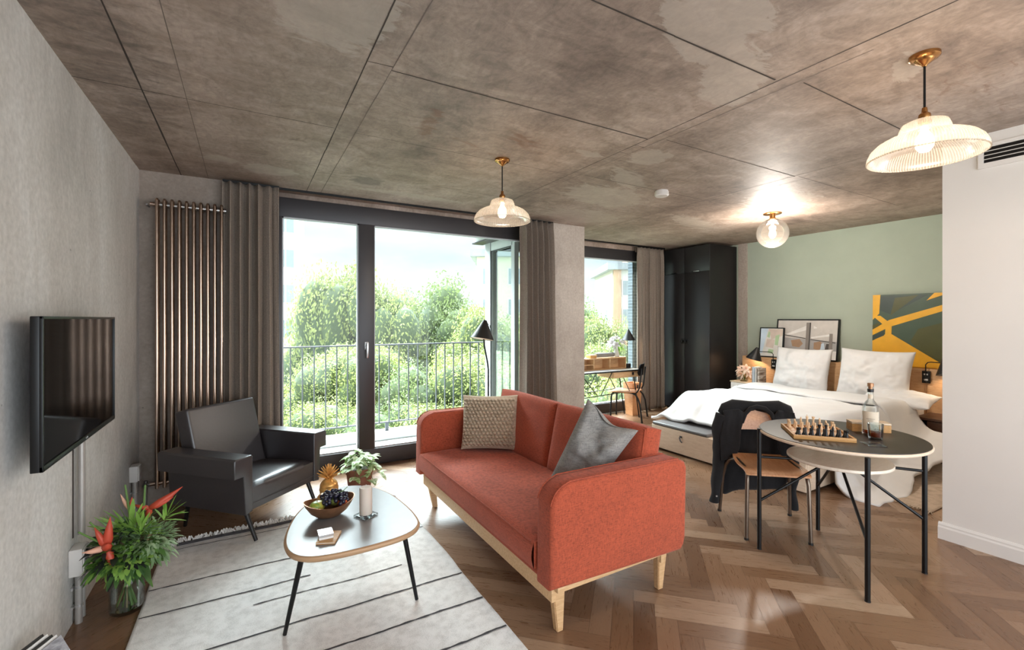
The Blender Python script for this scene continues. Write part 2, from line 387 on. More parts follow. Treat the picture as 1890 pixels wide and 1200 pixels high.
def solo(name, m, mats, label=None, cat=None, group=None, kind=None, smooth=True, ang=38, keep=False):
    me = _mesh(name, m, mats, smooth, ang); o = bpy.data.objects.new(name, me); COL.objects.link(o)
    if not keep:
        co = np.empty(len(me.vertices)*3, 'f'); me.vertices.foreach_get('co', co); co = co.reshape(-1, 3)
        c = (co.min(0)+co.max(0))/2; c[2] = co[:, 2].min(); me.transform(Matrix.Translation(-Vector(c.tolist()))); o.location = c.tolist()
    if label: o['label'] = label
    if cat: o['category'] = cat
    if group: o['group'] = group
    if kind: o['kind'] = kind
    return o
def struct(name, m, mats, smooth=False, keep=True): return solo(name, m, mats, kind='structure', smooth=smooth, keep=keep)
def dup(o, loc=None, rz=None, label=None, parent=None, rec=True):
    c = o.copy(); COL.objects.link(c)
    if parent is not None: c.parent = parent
    if loc is not None: c.location = loc
    if rz is not None: c.rotation_euler = (0, 0, rz)
    if label: c['label'] = label
    if rec:
        for ch in list(o.children): dup(ch, parent=c)
    return c
def light(name, kind, loc, power, color, parent=None, **kw):
    d = bpy.data.lights.new(name, kind); d.energy = power; d.color = color
    for k, v in kw.items(): setattr(d, k, v)
    o = bpy.data.objects.new(name, d); COL.objects.link(o)
    if parent is not None: o.parent = parent; o.location = mw(parent).inverted() @ Vector(loc)
    else: o.location = loc
    return o
WARM = (1, .72, .46)

# ================================================================== THE ROOM
XL, YW, Y2, XG, XW, YB, YE = -.71, 4.43, 5.25, 6.5, 3.92, 1.17, -1.7
def build_floor():
    L, w = .5, .1; g = .0006
    m = B(); bm = m.b; uv = bm.loops.layers.uv.new('UVMap'); cl = bm.loops.layers.float_color.new('tone')
    c45 = math.cos(PI/4)
    def add(cx, cy, ang):
        # one stave, as a rotated rectangle
        x, y = cx*c45-cy*c45, cx*c45+cy*c45
        if not (XL-.4 < x < XG+.4 and YE-.4 < y < Y2+.5): return
        if x > XW+.5 and y < YB-.4: return
        a = ang+PI/4; ca, sa = math.cos(a), math.sin(a); hl, hw = L/2-g, w/2-g
        tone = min(1, max(0, R.gauss(.5 + (.10 if ang else -.10), .21))); ox, oy = R.random()*9, R.random()*9  # staves of one direction toned lighter: their sheen painted into the base colour
        vs = []
        for u, v in ((-hl, -hw), (hl, -hw), (hl, hw), (-hl, hw)): vs.append(bm.verts.new((x+u*ca-v*sa, y+u*sa+v*ca, 0)))
        f = bm.faces.new(vs)
        for lp, (u, v) in zip(f.loops, ((-hl, -hw), (hl, -hw), (hl, hw), (-hl, hw))):
            lp[uv].uv = (u+ox, v+oy); lp[cl] = (tone, tone, tone, 1)
    # herringbone lattice in the 45 degree frame
    for k in range(-90, 130):
        for j in range(-16, 20):
            bx_, by_ = k*w + j*L, -k*w*-1 + j*-L
            # horizontal stave and the vertical stave that meets its end
            add(bx_ + L/2, by_ + w/2, 0)
            add(bx_ + L + w/2 - 0, by_ - L/2 + w + 0, PI/2)
    m.mi = 1
    for f in [f for f in bm.faces]: pass
    z = -.0015
    m.poly([(XL-.02, YE, z), (XW+.02, YE, z), (XW+.02, YB, z), (XL-.02, YB, z)]); m.poly([(XL-.02, YB, z), (XG+.02, YB, z), (XG+.02, YW+.02, z), (XL-.02, YW+.02, z)])
    m.poly([(2.72, YW+.02, z), (XG+.02, YW+.02, z), (XG+.02, Y2+.1, z), (2.72, Y2+.1, z)]); m.poly([(XL-.02, YW+.02, z), (2.72, YW+.02, z), (2.72, YW+.2, z), (XL-.02, YW+.2, z)])
    # trim anything outside the room
    for co, no in (((XL-.02, 0, 0), (-1, 0, 0)), ((XG+.02, 0, 0), (1, 0, 0)), ((0, Y2+.1, 0), (0, 1, 0)), ((0, YE, 0), (0, -1, 0))):
        bmesh.ops.bisect_plane(bm, geom=bm.verts[:]+bm.edges[:]+bm.faces[:], plane_co=co, plane_no=no, clear_outer=True)
    for f in bm.faces: f.normal_update()
    for f in bm.faces:
        if f.normal.z < 0: f.normal_flip()
    me = bpy.data.meshes.new('floor'); bm.to_mesh(me); bm.free(); me.materials.append(MT['floor']); me.materials.append(MT['gap'])
    o = bpy.data.objects.new('floor', me); COL.objects.link(o); o['kind'] = 'structure'
build_floor()

def build_ceiling():
    m = B(); bm = m.b
    x0, x1, y0, y1 = XL, XG, YE, Y2+.1; st = .05
    nx, ny = int((x1-x0)/st), int((y1-y0)/st)
    m.grid(lambda u, v: (x0+(x1-x0)*u, y0+(y1-y0)*v, CE), nx, ny)
    m.bx(x0-.2, x1+.2, y0, y1+.1, CE+.001, CE+.3)
    # joints left by the shuttering boards: (x0,y0,x1,y1,width,strength)
    J = [(-.449, YE, -.451, 4.43, .010, 1), (-.27, YE, -.27, 4.43, .005, 0), (.457, YE, .457, 4.43, .007, 1), (.571, YE, .571, 4.43, .006, 0),
         (2.19, YE, 2.19, 4.43, .006, 1), (2.285, .9, 2.25, 4.43, .005, 0), (.572, 2.083, 2.19, 2.068, .010, 1), (.569, 2.893, 2.18, 2.887, .005, 1),
         (.565, 3.704, 2.18, 3.714, .004, 0), (XL, 2.88, .451, 2.88, .006, 1), (2.308, 2.835, 3.74, 2.85, .006, 1), (2.3, 2.016, 3.78, 2.02, .007, 1),
         (2.312, 1.197, 3.74, 1.201, .008, 1), (.571, 1.27, 2.17, 1.25, .010, 1), (3.8, 2.004, 5.657, 2.02, .005, 1), (3.742, 1.17, 3.83, 5.2, .006, 1), (3.9, 1.17, 3.93, 5.2, .004, 0),
         (2.27, 3.6, 3.8, 3.63, .005, 0), (3.9, 2.83, 6.5, 2.86, .005, 0), (5.62, 1.17, 5.62, 5.2, .005, 0), (.46, 2.06, .57, 2.05, .006, 1), (2.19, 2.18, 2.27, 2.18, .005, 1), (2.19, 2.32, 2.27, 2.32, .005, 1), (3.9, 3.7, 5.6, 3.72, .005, 1),(XL, 1.3, .45, 1.3, .005, 0)]
    for (a, b, c, d, w, s_) in J:
        m.mi = 1 if s_ else 2
        p, q = Vector((a, b, 0)), Vector((c, d, 0)); t = (q-p); n = max(2, int(t.length/.22)); u = Vector((-t.y, t.x, 0)).normalized()
        top = []; ph = R.random()*50
        pts = [(p+t*i/n, w*.5*(.55+.9*abs(noise.noise(Vector((i*.9, ph, 0)))))) for i in range(n+1)]
        for (A, wa), (Bq, wb) in zip(pts, pts[1:]):
            z = CE-.0012; off = u*.002*noise.noise(Vector((ph, A.x*3, A.y*3)))
            m.poly([(*(A-u*wa+off)[:2], z), (*(A+u*wa+off)[:2], z), (*(Bq+u*wb+off)[:2], z), (*(Bq-u*wb+off)[:2], z)])
    bmesh.ops.recalc_face_normals(bm, faces=bm.faces)
    me = bpy.data.meshes.new('ceiling'); bm.to_mesh(me); bm.free()
    for q in ('conc_ceil', 'joint', 'joint_soft'): me.materials.append(MT[q])
    # patches, stains and painted shade on the left and near ceiling: channel, x, y, rx, ry, angle, strength
    P = [(0, .28, 1.75, .22, .28, 0, 1), (0, .1, 1.55, .25, .2, 0, 1), (0, .15, 3.95, .2, .12, 0, 1), (0, -.16, 3.85, .12, .07, 0, .9), (0, 1.62, 1.2, .3, .12, .3, 1), (0, 2.0, 1.36, .25, .14, .6, 1), (0, 1.55, 1.05, .22, .1, 0, 1),
         (0, 2.45, 2.3, .16, .14, .3, .9), (0, 2.7, 2.75, .35, .12, .5, .8), (0, 2.9, 3.25, .5, .28, .2, .9), (0, 2.05, 2.45, .13, .05, 0, .9), (0, 1.3, 4.1, .5, .07, 0, .9), (0, 4.4, 2.5, .4, .3, 0, .8), (0, 3.2, 4.0, .5, .3, 0, .9), (0, 4.6, 3.6, .7, .2, .3, .7), (0, 2.6, .9, .15, .05, .3, .9),
         (1, .93, 2.55, .06, .3, -.15, 1), (1, 1.35, 2.75, .3, .06, .3, .8), (1, 1.55, 2.5, .25, .08, .6, .8), (1, .75, 2.3, .1, .12, 0, .4), (1, 3.2, .9, .5, .3, .3, .5),
         (2, .85, 3.85, .13, .12, .6, 1), (2, -.3, .8, .6, 1.3, 0, .55), (2, -.5, 2.6, .3, 1.2, 0, .5), (2, .3, 3.2, .15, .06, 0, .5), (2, 1.3, .7, .9, .3, 0, .45)]  # small ones are stains; the broad ones paint in the ceiling's shade
    ca = me.color_attributes.new('patch', 'FLOAT_COLOR', 'POINT')
    buf = np.zeros((len(me.vertices), 4), 'f'); buf[:, 3] = 1
    co = np.empty(len(me.vertices)*3, 'f'); me.vertices.foreach_get('co', co); co = co.reshape(-1, 3)
    for ch, cx, cy, rx, ry, an, s_ in P:
        dx, dy = co[:, 0]-cx, co[:, 1]-cy; u = (dx*math.cos(an)+dy*math.sin(an))/rx; v = (-dx*math.sin(an)+dy*math.cos(an))/ry
        buf[:, ch] = np.maximum(buf[:, ch], s_*np.clip(1.25-np.sqrt(u*u+v*v)*.75, 0, 1))
    ca.data.foreach_set('color', buf.ravel())
    o = bpy.data.objects.new('ceiling', me); COL.objects.link(o); o['kind'] = 'structure'
build_ceiling()

struct('wall_left', B().bx(XL-.2, XL, YE, YW+.3, -.02, CE), 'conc_wall')
struct('wall_window_side', B().bx(XL-.2, .2, YW, YW+.3, -.02, CE), 'conc_brown_shaded')
struct('wall_pier', B().bx(3.12, 3.6, YW, YW+.22, -.02, CE), 'conc_pier')
struct('wall_bedroom', B().bx(XG, XG+.2, YB-.3, Y2+.1, -.02, CE), 'green')
struct('wall_wardrobe_side', B().bx(5.8, XG, Y2, Y2+.1, -.02, CE), 'conc_pier')
struct('trim_1', B().bx(XG-.02, XG, 4.16, 4.3, 0, CE), 'conc_pier')
struct('wall_bathroom', B().bx(XW, XW+.12, YE, YB, -.02, CE).bx(XW+.12, XG+.2, YB-.12, YB, -.02, CE), 'white')
def skirting():
    prof = [(0, 0), (.018, 0), (.018, .075), (.013, .085), (.013, .095), (.006, .108), (0, .108)]
    m = B()
    M1 = Matrix(((-1, 0, 0, XW), (0, 0, 1, 0), (0, 1, 0, 0), (0, 0, 0, 1)))
    m.prism(prof, YE, YB+.018, M=M1)
    M2 = Matrix(((0, 0, 1, 0), (1, 0, 0, YB), (0, 1, 0, 0), (0, 0, 0, 1)))
    m.prism(prof, XW, XG-.2, M=M2)
    struct('baseboard_right', m, 'white')
skirting()
struct('trim_2', B().bx(2.72, XG+.1, Y2-.0, Y2+.1, 2.5, CE).bx(.2, 3.12, YW+.16, YW+.3, 2.52, CE), 'conc_ceil')

# windows -----------------------------------------------------------
def window(n, x0, x1, y, bars, head, sill, top):
    t = thing('window_%d' % n, None, None, (x0, y, 0), kind='structure')
    m = B(); m.bx(x0, x1, y-.035, y+.05, head, top, .004); m.bx(x0, x1, y-.035, y+.05, .012, sill, .004); m.bx(x0, x0+.07, y-.03, y+.05, sill, head, .003); m.bx(x1-.07, x1, y-.03, y+.05, sill, head, .003)
    for a, b in bars: m.bx(a, b, y-.04, y+.05, sill, head, .004)
    f = part('window_frame', m, 'frame', t)
    xs = [x0+.07] + [q for b in bars for q in b] + [x1-.07]
    for a, b in zip(xs[::2], xs[1::2]):
        part('window_pane', B().bx(a-.005, b+.005, y+.003, y+.007, sill-.005, head+.005), 'pane', t)
        e = B()
        for (c, d, g, h) in ((a, a+.012, sill, head), (b-.012, b, sill, head), (a, b, sill, sill+.012), (a, b, head-.012, head)): e.bx(c, d, y-.014, y+.03, g, h)
        part('glazing_bead', e, 'frame_out', t)
    return t
w1 = window(1, .2, 3.12, YW+.14, [(.93, 1.075)], 2.345, .165, 2.515)
h = B(); h.cyl((1.0, YW+.10, 1.17), (1.0, YW+.06, 1.17), .013).box((1.0, YW+.052, 1.13), (.022, .016, .15), bev=.006).box((1.0, YW+.098, 1.17), (.034, .008, .075), bev=.003)
part('window_handle', h, 'chrome', w1, label='metal turning handle')
w2 = window(2, 2.75, 5.85, Y2+.03, [], 2.34, .16, 2.5)
# glazed return of the bay
t = thing('window_3', None, None, (2.72, 4.6, 0), kind='structure')
m = B(); m.bx(2.69, 2.78, 5.2, 5.34, 0, 2.42, .004); m.bx(2.70, 2.76, 4.65, 5.2, 2.3, 2.42, .004); m.bx(2.70, 2.76, 4.65, 5.2, 0, .14, .004); m.bx(2.70, 2.76, 4.6, 4.68, 0, 2.42, .004)
part('window_frame', m, 'frame_out', t); part('window_pane', B().bx(2.728, 2.732, 4.68, 5.2, .14, 2.3), 'pane', t)
part('gasket', B().bx(2.697, 2.70, 5.175, 5.2, .14, 2.3).bx(2.697, 2.70, 4.68, 5.2, 2.285, 2.3), 'black', t)
part('soffit_panel', B().bx(2.56, 2.70, 4.66, 5.42, 2.42, 2.56, .003), 'frame_out', t)
part('soffit_edge', B().bx(2.545, 2.70, 4.66, 5.43, 2.405, 2.42), 'frame', t)

# curtain tracks
struct('trim_3', B().bx(-.1, 3.1, YW-.012, YW+.004, CE-.018, CE), 'black')
struct('trim_4', B().bx(3.7, XG-.7, Y2-.14, Y2-.12, CE-.018, CE), 'black')

# outside: balcony, railing ------------------------------------------
struct('balcony_slab', B().bx(-1.2, 2.69, YW+.2, 5.5, -.25, .03).bx(-1.2, 2.69, 5.3, 5.5, .03, .12, .01), 'balcony')
t = thing('balcony_railing', 'dark metal railing of thin upright bars outside the big window', 'railing', (1.1, 5.38, 0))
part('top_rail', B().bx(-1.1, 2.69, 5.36, 5.4, 1.12, 1.135), 'rail', t)
part('bottom_rail', B().bx(-1.1, 2.69, 5.365, 5.395, .215, .228), 'rail', t)
x = -1.0
while x < 2.69:
    part('bar', B().bx(x-.006, x+.006, 5.372, 5.388, .22, 1.125), 'rail', t); x += .1165
for x in (-.2, 1.42, 2.6): part('foot', B().bx(x-.02, x+.02, 5.37, 5.39, .1, .22), 'rail', t)

# ================================================================== CURTAINS
def curtain(name, xa, xb, y, z1, nf, label, amp=.045, flare=.0, seed=1, xb2=None):
    rr = random.Random(seed); ph = [rr.uniform(-.5, .5) for _ in range(nf+2)]
    t = thing(name, label, 'curtain', ((xa+xb)/2, y, .01), group=None)
    def fn(u, v):
        z = .015+(z1-.015)*v
        sp = 1-flare*math.sin(PI*min(1, max(0, (v-.12)/.88)))**1.0 if flare else 1
        k = u*nf; i = int(min(nf-1, k)); f = k-i
        f = f*f*(3-2*f); wob = ph[i]*(1-f)+ph[i+1]*f
        a = 2*PI*(k + .34*wob*(.5+1.1*(1-v)) + .08*noise.noise(Vector((k*.8, v*1.3, seed))))
        A = amp*(.8+.7*wob)*(1.0-.2*v)
        x = xa+(xb-xa)*u + .012*math.sin(a*2+wob)*(1-v*.5) + ((xb2-xb) if xb2 else 0)*u*(1-v)
        sn = math.sin(a); yy = y + A*math.copysign(abs(sn)**.75, sn) + .22*A*math.sin(2*a+1.3*v+wob*3)
        if v > .955: yy = y+(yy-y)*.7
        return (x, yy + .012*noise.noise(Vector((x*4, z*1.2, seed))), z)
    m = B().grid(fn, nf*16, 34)
    o = part('fabric_panel', m, 'curtain', t, ang=180)
    s = o.modifiers.new('s', 'SOLIDIFY'); s.thickness = .004
    part('curtain_rail', B().bx(xa, xb, y-.006, y+.006, z1-.004, CE-.016), 'black', t)
    part('heading_tape', B().bx(xa, xb, y+.052, y+.056, z1-.07, z1-.005), 'curtain', t)
    return t
curtain('curtain', -.17, .235, YW-.10, CE-.03, 6, 'long grey brown curtain gathered between the tall radiator and the window', amp=.062, seed=3)
curtain('curtain', 2.62, 3.06, YW-.095, CE-.03, 6, 'long grey brown curtain hanging beside the concrete pier behind the sofa', amp=.06, seed=5, xb2=3.12)
curtain('curtain', 5.2, 5.76, Y2-.14, CE-.03, 7, 'light grey brown curtain hanging between the desk and the black wardrobe', amp=.055, seed=9)
# ================================================================== LAMPS ON THE CEILING
def pendant(x, y, label, power, canopy_label=None):
    t = thing('pendant_lamp', label, 'lamp', (x, y, 2.0), group='glass pendant lamps')
    part('ceiling_rose', B().lathe([(.054, CE), (.054, CE-.012), (.046, CE-.02), (.036, CE-.022), (.03, CE-.03), (.012, CE-.042), (.006, CE-.05), (.0, CE-.05)], (x, y, 0), 32), 'brass', t)
    part('cord', B().cyl((x, y, CE-.045), (x, y, 2.33), .0045, n=8), 'black', t)
    part('lamp_holder', B().lathe([(.0, 2.345), (.009, 2.34), (.011, 2.32), (.02, 2.312), (.022, 2.30), (.018, 2.285), (.024, 2.28), (.024, 2.27), (0, 2.26)], (x, y, 0), 20), 'brass', t)
    prof = [(.022, 2.282), (.06, 2.281), (.078, 2.272), (.086, 2.25), (.09, 2.232), (.104, 2.222), (.135, 2.212), (.165, 2.196), (.187, 2.172), (.197, 2.148), (.2, 2.13), (.197, 2.124)]
    o = part('shade', B().lathe(prof, (x, y, 0), 160, rib=.006, ribn=1), 'shade', t, ang=180)
    part('shade_rim', B().tube([(x+.199*math.cos(a), y+.199*math.sin(a), 2.127) for a in [k*2*PI/64 for k in range(64)]], .003, 8, closed=True), 'shade', t)
    part('light_bulb', B().lathe([(0, 2.15), (.018, 2.153), (.03, 2.17), (.033, 2.19), (.028, 2.215), (.014, 2.24), (.012, 2.262), (0, 2.262)], (x, y, 0), 20), 'bulb', t)
    light('lamp_light', 'POINT', (x, y, 2.135), power, (1, .80, .60), t, shadow_soft_size=.04)
pendant(1.572, 2.85, 'glass pendant lamp hanging in front of the big window, the one over the sofa', 6)
pendant(2.525, .812, 'larger looking glass pendant lamp hanging over the round table near the air vent', 11)
def globe_lamp(x=4.885, y=2.845):
    t = thing('globe_lamp', 'round clear globe ceiling lamp on a brass mount above the bed', 'lamp', (x, y, 2.2))
    part('ceiling_rose', B().lathe([(.09, CE), (.09, CE-.008), (.082, CE-.012), (.03, CE-.016), (.026, CE-.05), (.034, CE-.055), (.034, CE-.065), (0, CE-.065)], (x, y, 0), 28), 'brass', t)
    cz = 2.352; m = B(); m.lathe([(.157*math.sin(a), cz+.157*math.cos(a)) for a in [.2+k*(PI-.2)/24 for k in range(25)]], (x, y, 0), 36)
    part('glass_globe', m, 'globe', t, ang=180)
    part('light_bulb', B().lathe([(0, cz-.055), (.02, cz-.05), (.034, cz-.025), (.035, cz), (.028, cz+.03), (.014, cz+.06), (.014, CE-.06), (0, CE-.06)], (x, y, 0), 18), 'bulb', t)
    light('lamp_light', 'POINT', (x, y, cz-.1), 38, (1, .95, .9), t, shadow_soft_size=.06)
globe_lamp()
t = thing('smoke_detector', 'small white round smoke detector on the concrete ceiling', 'smoke detector', (3.18, 2.84, CE-.05))
part('detector_base', B().lathe([(.055, CE), (.055, CE-.012), (0, CE-.012)], (3.18, 2.84, 0), 28), 'plastic', t)
part('detector_body', B().lathe([(0, CE-.012), (.06, CE-.012), (.061, CE-.04), (.052, CE-.05), (0, CE-.052)], (3.18, 2.84, 0), 28), 'plastic', t)
t = thing('air_vent', 'slotted air vent with black slats high on the white wall', 'vent', (XW-.01, .4, 2.36))
m = B(); m.bx(XW-.012, XW, -.6, 1.0, 2.355, 2.385).bx(XW-.012, XW, -.6, 1.0, 2.478, 2.50).bx(XW-.012, XW, .975, 1.0, 2.385, 2.478); part('vent_frame', m, 'white', t)
part('vent_backing', B().bx(XW-.003, XW-.001, -.6, .975, 2.385, 2.478), 'black', t)
for k in range(3): part('slat', B().bx(XW-.011, XW-.004, -.6, .975, 2.405+k*.024, 2.409+k*.024), 'plastic', t)

# ================================================================== LEFT WALL: TV, PIPES, RADIATOR
def tv():
    t = thing('television', 'flat black television mounted on the pale concrete wall', 'television', (XL, 2.66, .9))
    y0, y1, z0, z1 = 2.165, 3.155, .902, 1.44
    m = B().bx(-.640, -.615, y0, y1, z0, z1, .004); m.bx(-.675, -.64, y0+.12, y1-.12, z0+.06, z1-.1, .01); part('housing', m, 'black', t)
    fr = B(); b = .010
    fr.bx(-.616, -.606, y0, y1, z0, z0+.02, .002).bx(-.616, -.606, y0, y1, z1-b, z1, .002).bx(-.616, -.606, y0, y0+b, z0, z1, .002).bx(-.616, -.606, y1-b, y1, z0, z1, .002)
    part('bezel', fr, 'black', t)
    part('screen', B().bx(-.614, -.611, y0+b, y1-b, z0+.02, z1-b), 'screen', t)
    lg = B(); lg.cyl((-.6065, 2.655, z0+.010), (-.605, 2.655, z0+.010), .0055, n=16).bx(-.6065, -.605, 2.663, 2.665, z0+.006, z0+.015).bx(-.6065, -.605, 2.665, 2.669, z0+.006, z0+.008)
    lg.bx(-.6065, -.605, 2.672, 2.674, z0+.006, z0+.015).bx(-.6065, -.605, 2.674, 2.679, z0+.006, z0+.008).bx(-.6065, -.605, 2.674, 2.679, z0+.013, z0+.015).bx(-.6065, -.605, 2.677, 2.679, z0+.006, z0+.011)
    part('logo', lg, 'silver', t)
    part('wall_bracket', B().bx(XL+.002, -.67, 2.5, 2.8, 1.05, 1.3), 'black', t)
tv()
def junction(y, z0, z1, label, grp, pipes):
    t = thing('junction_box', label, 'socket box', (XL, y, z0), group=None)
    part('box_housing', B().bx(XL+.001, XL+.05, y-.046, y+.046, z0, z1, .005), 'plastic', t)
    part('box_lid', B().bx(XL+.05, XL+.056, y-.042, y+.042, z0+.005, z1-.005, .002), 'plastic', t)
    for py, r, a, b in pipes:
        p = part('conduit_pipe', B().cyl((XL+.024, py, a), (XL+.024, py, b), r, n=16), 'conduit', t)
        if b <= z0+.01:
            for zz in (z0*.35, z0*.72): part('pipe_clip', B().lathe([(r+.002, -.006), (r+.002, .006)], (XL+.024, py, zz), 16).bx(XL+.001, XL+.01, py-r-.012, py+r+.012, zz-.006, zz+.006), 'silver', p)
junction(2.875, .24, .365, 'pale junction box with two conduit pipes on the wall beneath the television', None, [(2.885, .014, 0, .245), (2.94, .012, .0, .26), (2.93, .014, .40, .95)])
junction(4.12, .29, .40, 'small pale junction box on the wall behind the bouquet, near the radiator corner', None, [(4.13, .015, 0, .29)])
struct('trim_5', B().bx(XL, XL+.004, 2.89, 2.897, .4, .95), 'joint')
def radiator():
    x0, x1, y, z0, z1 = -.60, -.17, YW-.10, .16, 2.33
    t = thing('radiator', 'tall radiator of bare steel tubes standing in the corner', 'radiator', ((x0+x1)/2, y, 0))
    n = 10; r = .0115
    for k in range(n):
        x = x0+.015+k*.0455
        for row, yy in enumerate((y-.035, y+.025)):
            m = B().tube([(x, yy, z0), (x, yy, z1-.01), (x, yy+(.012 if row == 0 else -.012), z1)], r, 12); part('radiator_tube', m, 'radi', t)
    part('header', B().cyl((x0-.03, y-.005, z1-.035), (x1+.02, y-.005, z1-.035), .014, n=14), 'radi', t)
    part('header', B().cyl((x0-.03, y-.005, z0+.03), (x1+.02, y-.005, z0+.03), .014, n=14), 'radi', t)
    for k in range(n): part('collar', B().cyl((x0+.03+k*.0455, y-.005, z1-.035), (x0+.046+k*.0455, y-.005, z1-.035), .020, n=14), 'chrome', t)
    v = B().cyl((x0-.07, y-.005, z0+.03), (x0-.03, y-.005, z0+.03), .013).cyl((x0-.055, y-.005, z0-.03), (x0-.055, y-.005, z0+.06), .012).cyl((x0-.055, y-.005, 0), (x0-.055, y-.005, z0-.03), .008).sph((x0-.055, y-.035, z0+.03), .018)
    part('valve', v, 'chrome', t)
    part('wall_hook', B().cyl((x0-.05, y+.0, z1-.04), (x0-.05, YW-.002, z1-.04), .006), 'chrome', t)
radiator()

# ================================================================== RUGS
def rug():
    x0, x1, y0, y1 = -.45, 1.045, 1.0, 3.565
    t = thing('rug', 'large ivory woven rug with thin charcoal lines under the coffee table', 'rug', ((x0+x1)/2, (y0+y1)/2, 0))
    def edge(y, s): return .012*noise.noise(Vector((y*1.7, s, 0)))
    def fn(u, v):
        y = y0+(y1-y0)*v; x = x0+edge(y, 1)+(x1-x0+edge(y, 5)-edge(y, 1))*u
        yy = y + (.02*noise.noise(Vector((x*2.5, 3, 0))) + .03*(u-.5))*v**6
        return (x, yy, .010+.003*noise.noise(Vector((x*6, y*6, 0)))+.0015*noise.noise(Vector((x*40, y*40, 0))))
    m = B().grid(fn, 110, 170); o = face_up(part('woven_body', m, 'rug', t, ang=180)); s = o.modifiers.new('s', 'SOLIDIFY'); s.thickness = .009; s.offset = -1
    # charcoal weft lines: start x, end x, y at start, slope
    Ls = [(x0, x1, 3.464, 0, .007), (x0, x1, 3.01, 0, .010), (x0, .31, 2.75, 0, .010), (.02, .78, 2.60, 0, .008), (x0, x1, 2.353, 0, .011), (x0, x1, 2.10, -.01, .011), (x0, x1, 1.845, 0, .011), (x0, x1, 1.59, 0, .011), (x0, x1, 1.34, 0, .011)]
    for k, (a, b, y, sl, w) in enumerate(Ls):
        pts = []
        for i in range(60):
            u = i/59; x = a+.006+(b-a-.012)*u; yy = y+sl*u+.012*noise.noise(Vector((x*3, k*5, 1)))
            pts.append((x, yy, .0112+.003*noise.noise(Vector((x*6, yy*6, 0)))+.0015*noise.noise(Vector((x*40, yy*40, 0)))+.001))
        mm = B(); n = len(pts)
        for (p, q) in zip(pts, pts[1:]):
            wa = w*(.5+.35*noise.noise(Vector((p[0]*24, k, 3)))); wb = w*(.5+.35*noise.noise(Vector((q[0]*24, k, 3))))
            mm.poly([(p[0], p[1]-wa, p[2]), (q[0], q[1]-wb, q[2]), (q[0], q[1]+wb, q[2]), (p[0], p[1]+wa, p[2])])
        part('charcoal_line', mm, 'ruglines', t, ang=180)
    # rolled dark end band and fringe
    bd = B().grid(lambda u, v: (x0+.07+(x1-x0-.2)*u, 3.525+.03*v+.02*noise.noise(Vector((u*4, 3, 0)))+.03*(u-.5), .014+.012*math.sin(PI*v)), 60, 5); part('end_band', bd, 'ruglines', t, ang=180)
    fr = B()
    for k in range(300):
        x = x0+.03+(x1-x0-.04)*R.random(); y = 3.55+.03*((x-x0)/(x1-x0)-.5)+.02*noise.noise(Vector((x*2.5, 3, 0))); a = R.gauss(PI/2+.2, .55); l = R.uniform(.04, .085)
        p = Vector((x, y, .012)); d = Vector((math.cos(a), math.sin(a), 0)); q = p+d*l*.5+Vector((0, 0, R.uniform(.01, .03))); e = p+d*l+Vector((R.uniform(-.01, .01), 0, -.006))
        fr.tube([p, q, e], [.004, .005, .002], 5)
    part('fringe', fr, 'rug', t, kind='stuff')
rug()
def rug2():
    t = thing('rug', 'plain beige woven rug lying on the floor beside the bed', 'rug', (5.1, 1.65, 0))
    def fn(u, v):
        x = 4.35+u*1.55; y0 = 1.36; y1 = 2.3
        xs = x+ (.02*noise.noise(Vector((v*8, 1, 0)))+.25*(v))*(1-u)
        return (xs, y0+(y1-y0)*v+.015*noise.noise(Vector((x*3, 9, 0))), .008+.003*noise.noise(Vector((x*5, v*5, 0))))
    o = face_up(part('woven_body', B().grid(fn, 60, 40), 'beigerug', t, ang=180)); s = o.modifiers.new('s', 'SOLIDIFY'); s.thickness = .007; s.offset = -1
    fr = B()
    for k in range(200):
        v = R.random(); p = Vector(fn(0, v)); d = Vector((-1, R.uniform(-.6, .6), 0)).normalized(); fr.tube([p, p+d*.02, p+d*R.uniform(.03, .05)+Vector((0, 0, -.004))], [.003, .003, .001], 4)
    part('fringe', fr, 'beigerug', t, kind='stuff')
rug2()

# ================================================================== CUSHION SHAPE
def cushion(w, h, d, pinch=.06, n=34, seed=0, amp=.008, tip=1.0, fn2=None):
    m = B(); o = Vector((seed*5.1, 0, 0))
    def side(sg):
        def fn(u, v):
            a, b = u*2-1, v*2-1
            px_ = 1-pinch*(1-b*b)*abs(a)**1.5; pz = 1-pinch*(1-a*a)*abs(b)**1.5
            x = a*w/2*px_; z = b*h/2*pz
            e = (1-abs(a)**2.6)*(1-abs(b)**2.6); th = d/2*max(0, e)**.5
            q = noise.noise(Vector((x*9, z*9, sg*3))+o)*amp*2*e**.3 + noise.noise(Vector((x*22, z*22, sg*3))+o)*amp*.7*e**.3
            y = sg*(th+q*(1 if e > .001 else 0))
            if fn2: y += sg*fn2(a, b, e)
            return (x, y, z)
        return fn
    m.grid(side(1), n, n); m.grid(side(-1), n, n); m.weld(1e-4); return m
def place(m, M): bmesh.ops.transform(m.b, matrix=M, verts=m.b.verts); return m
def frame(c, xdir, zdir):
    x = Vector(xdir).normalized(); z = Vector(zdir); z = (z-x*z.dot(x)).normalized(); y = z.cross(x)
    return Matrix(((x.x, y.x, z.x, c[0]), (x.y, y.y, z.y, c[1]), (x.z, y.z, z.z, c[2]), (0, 0, 0, 1)))

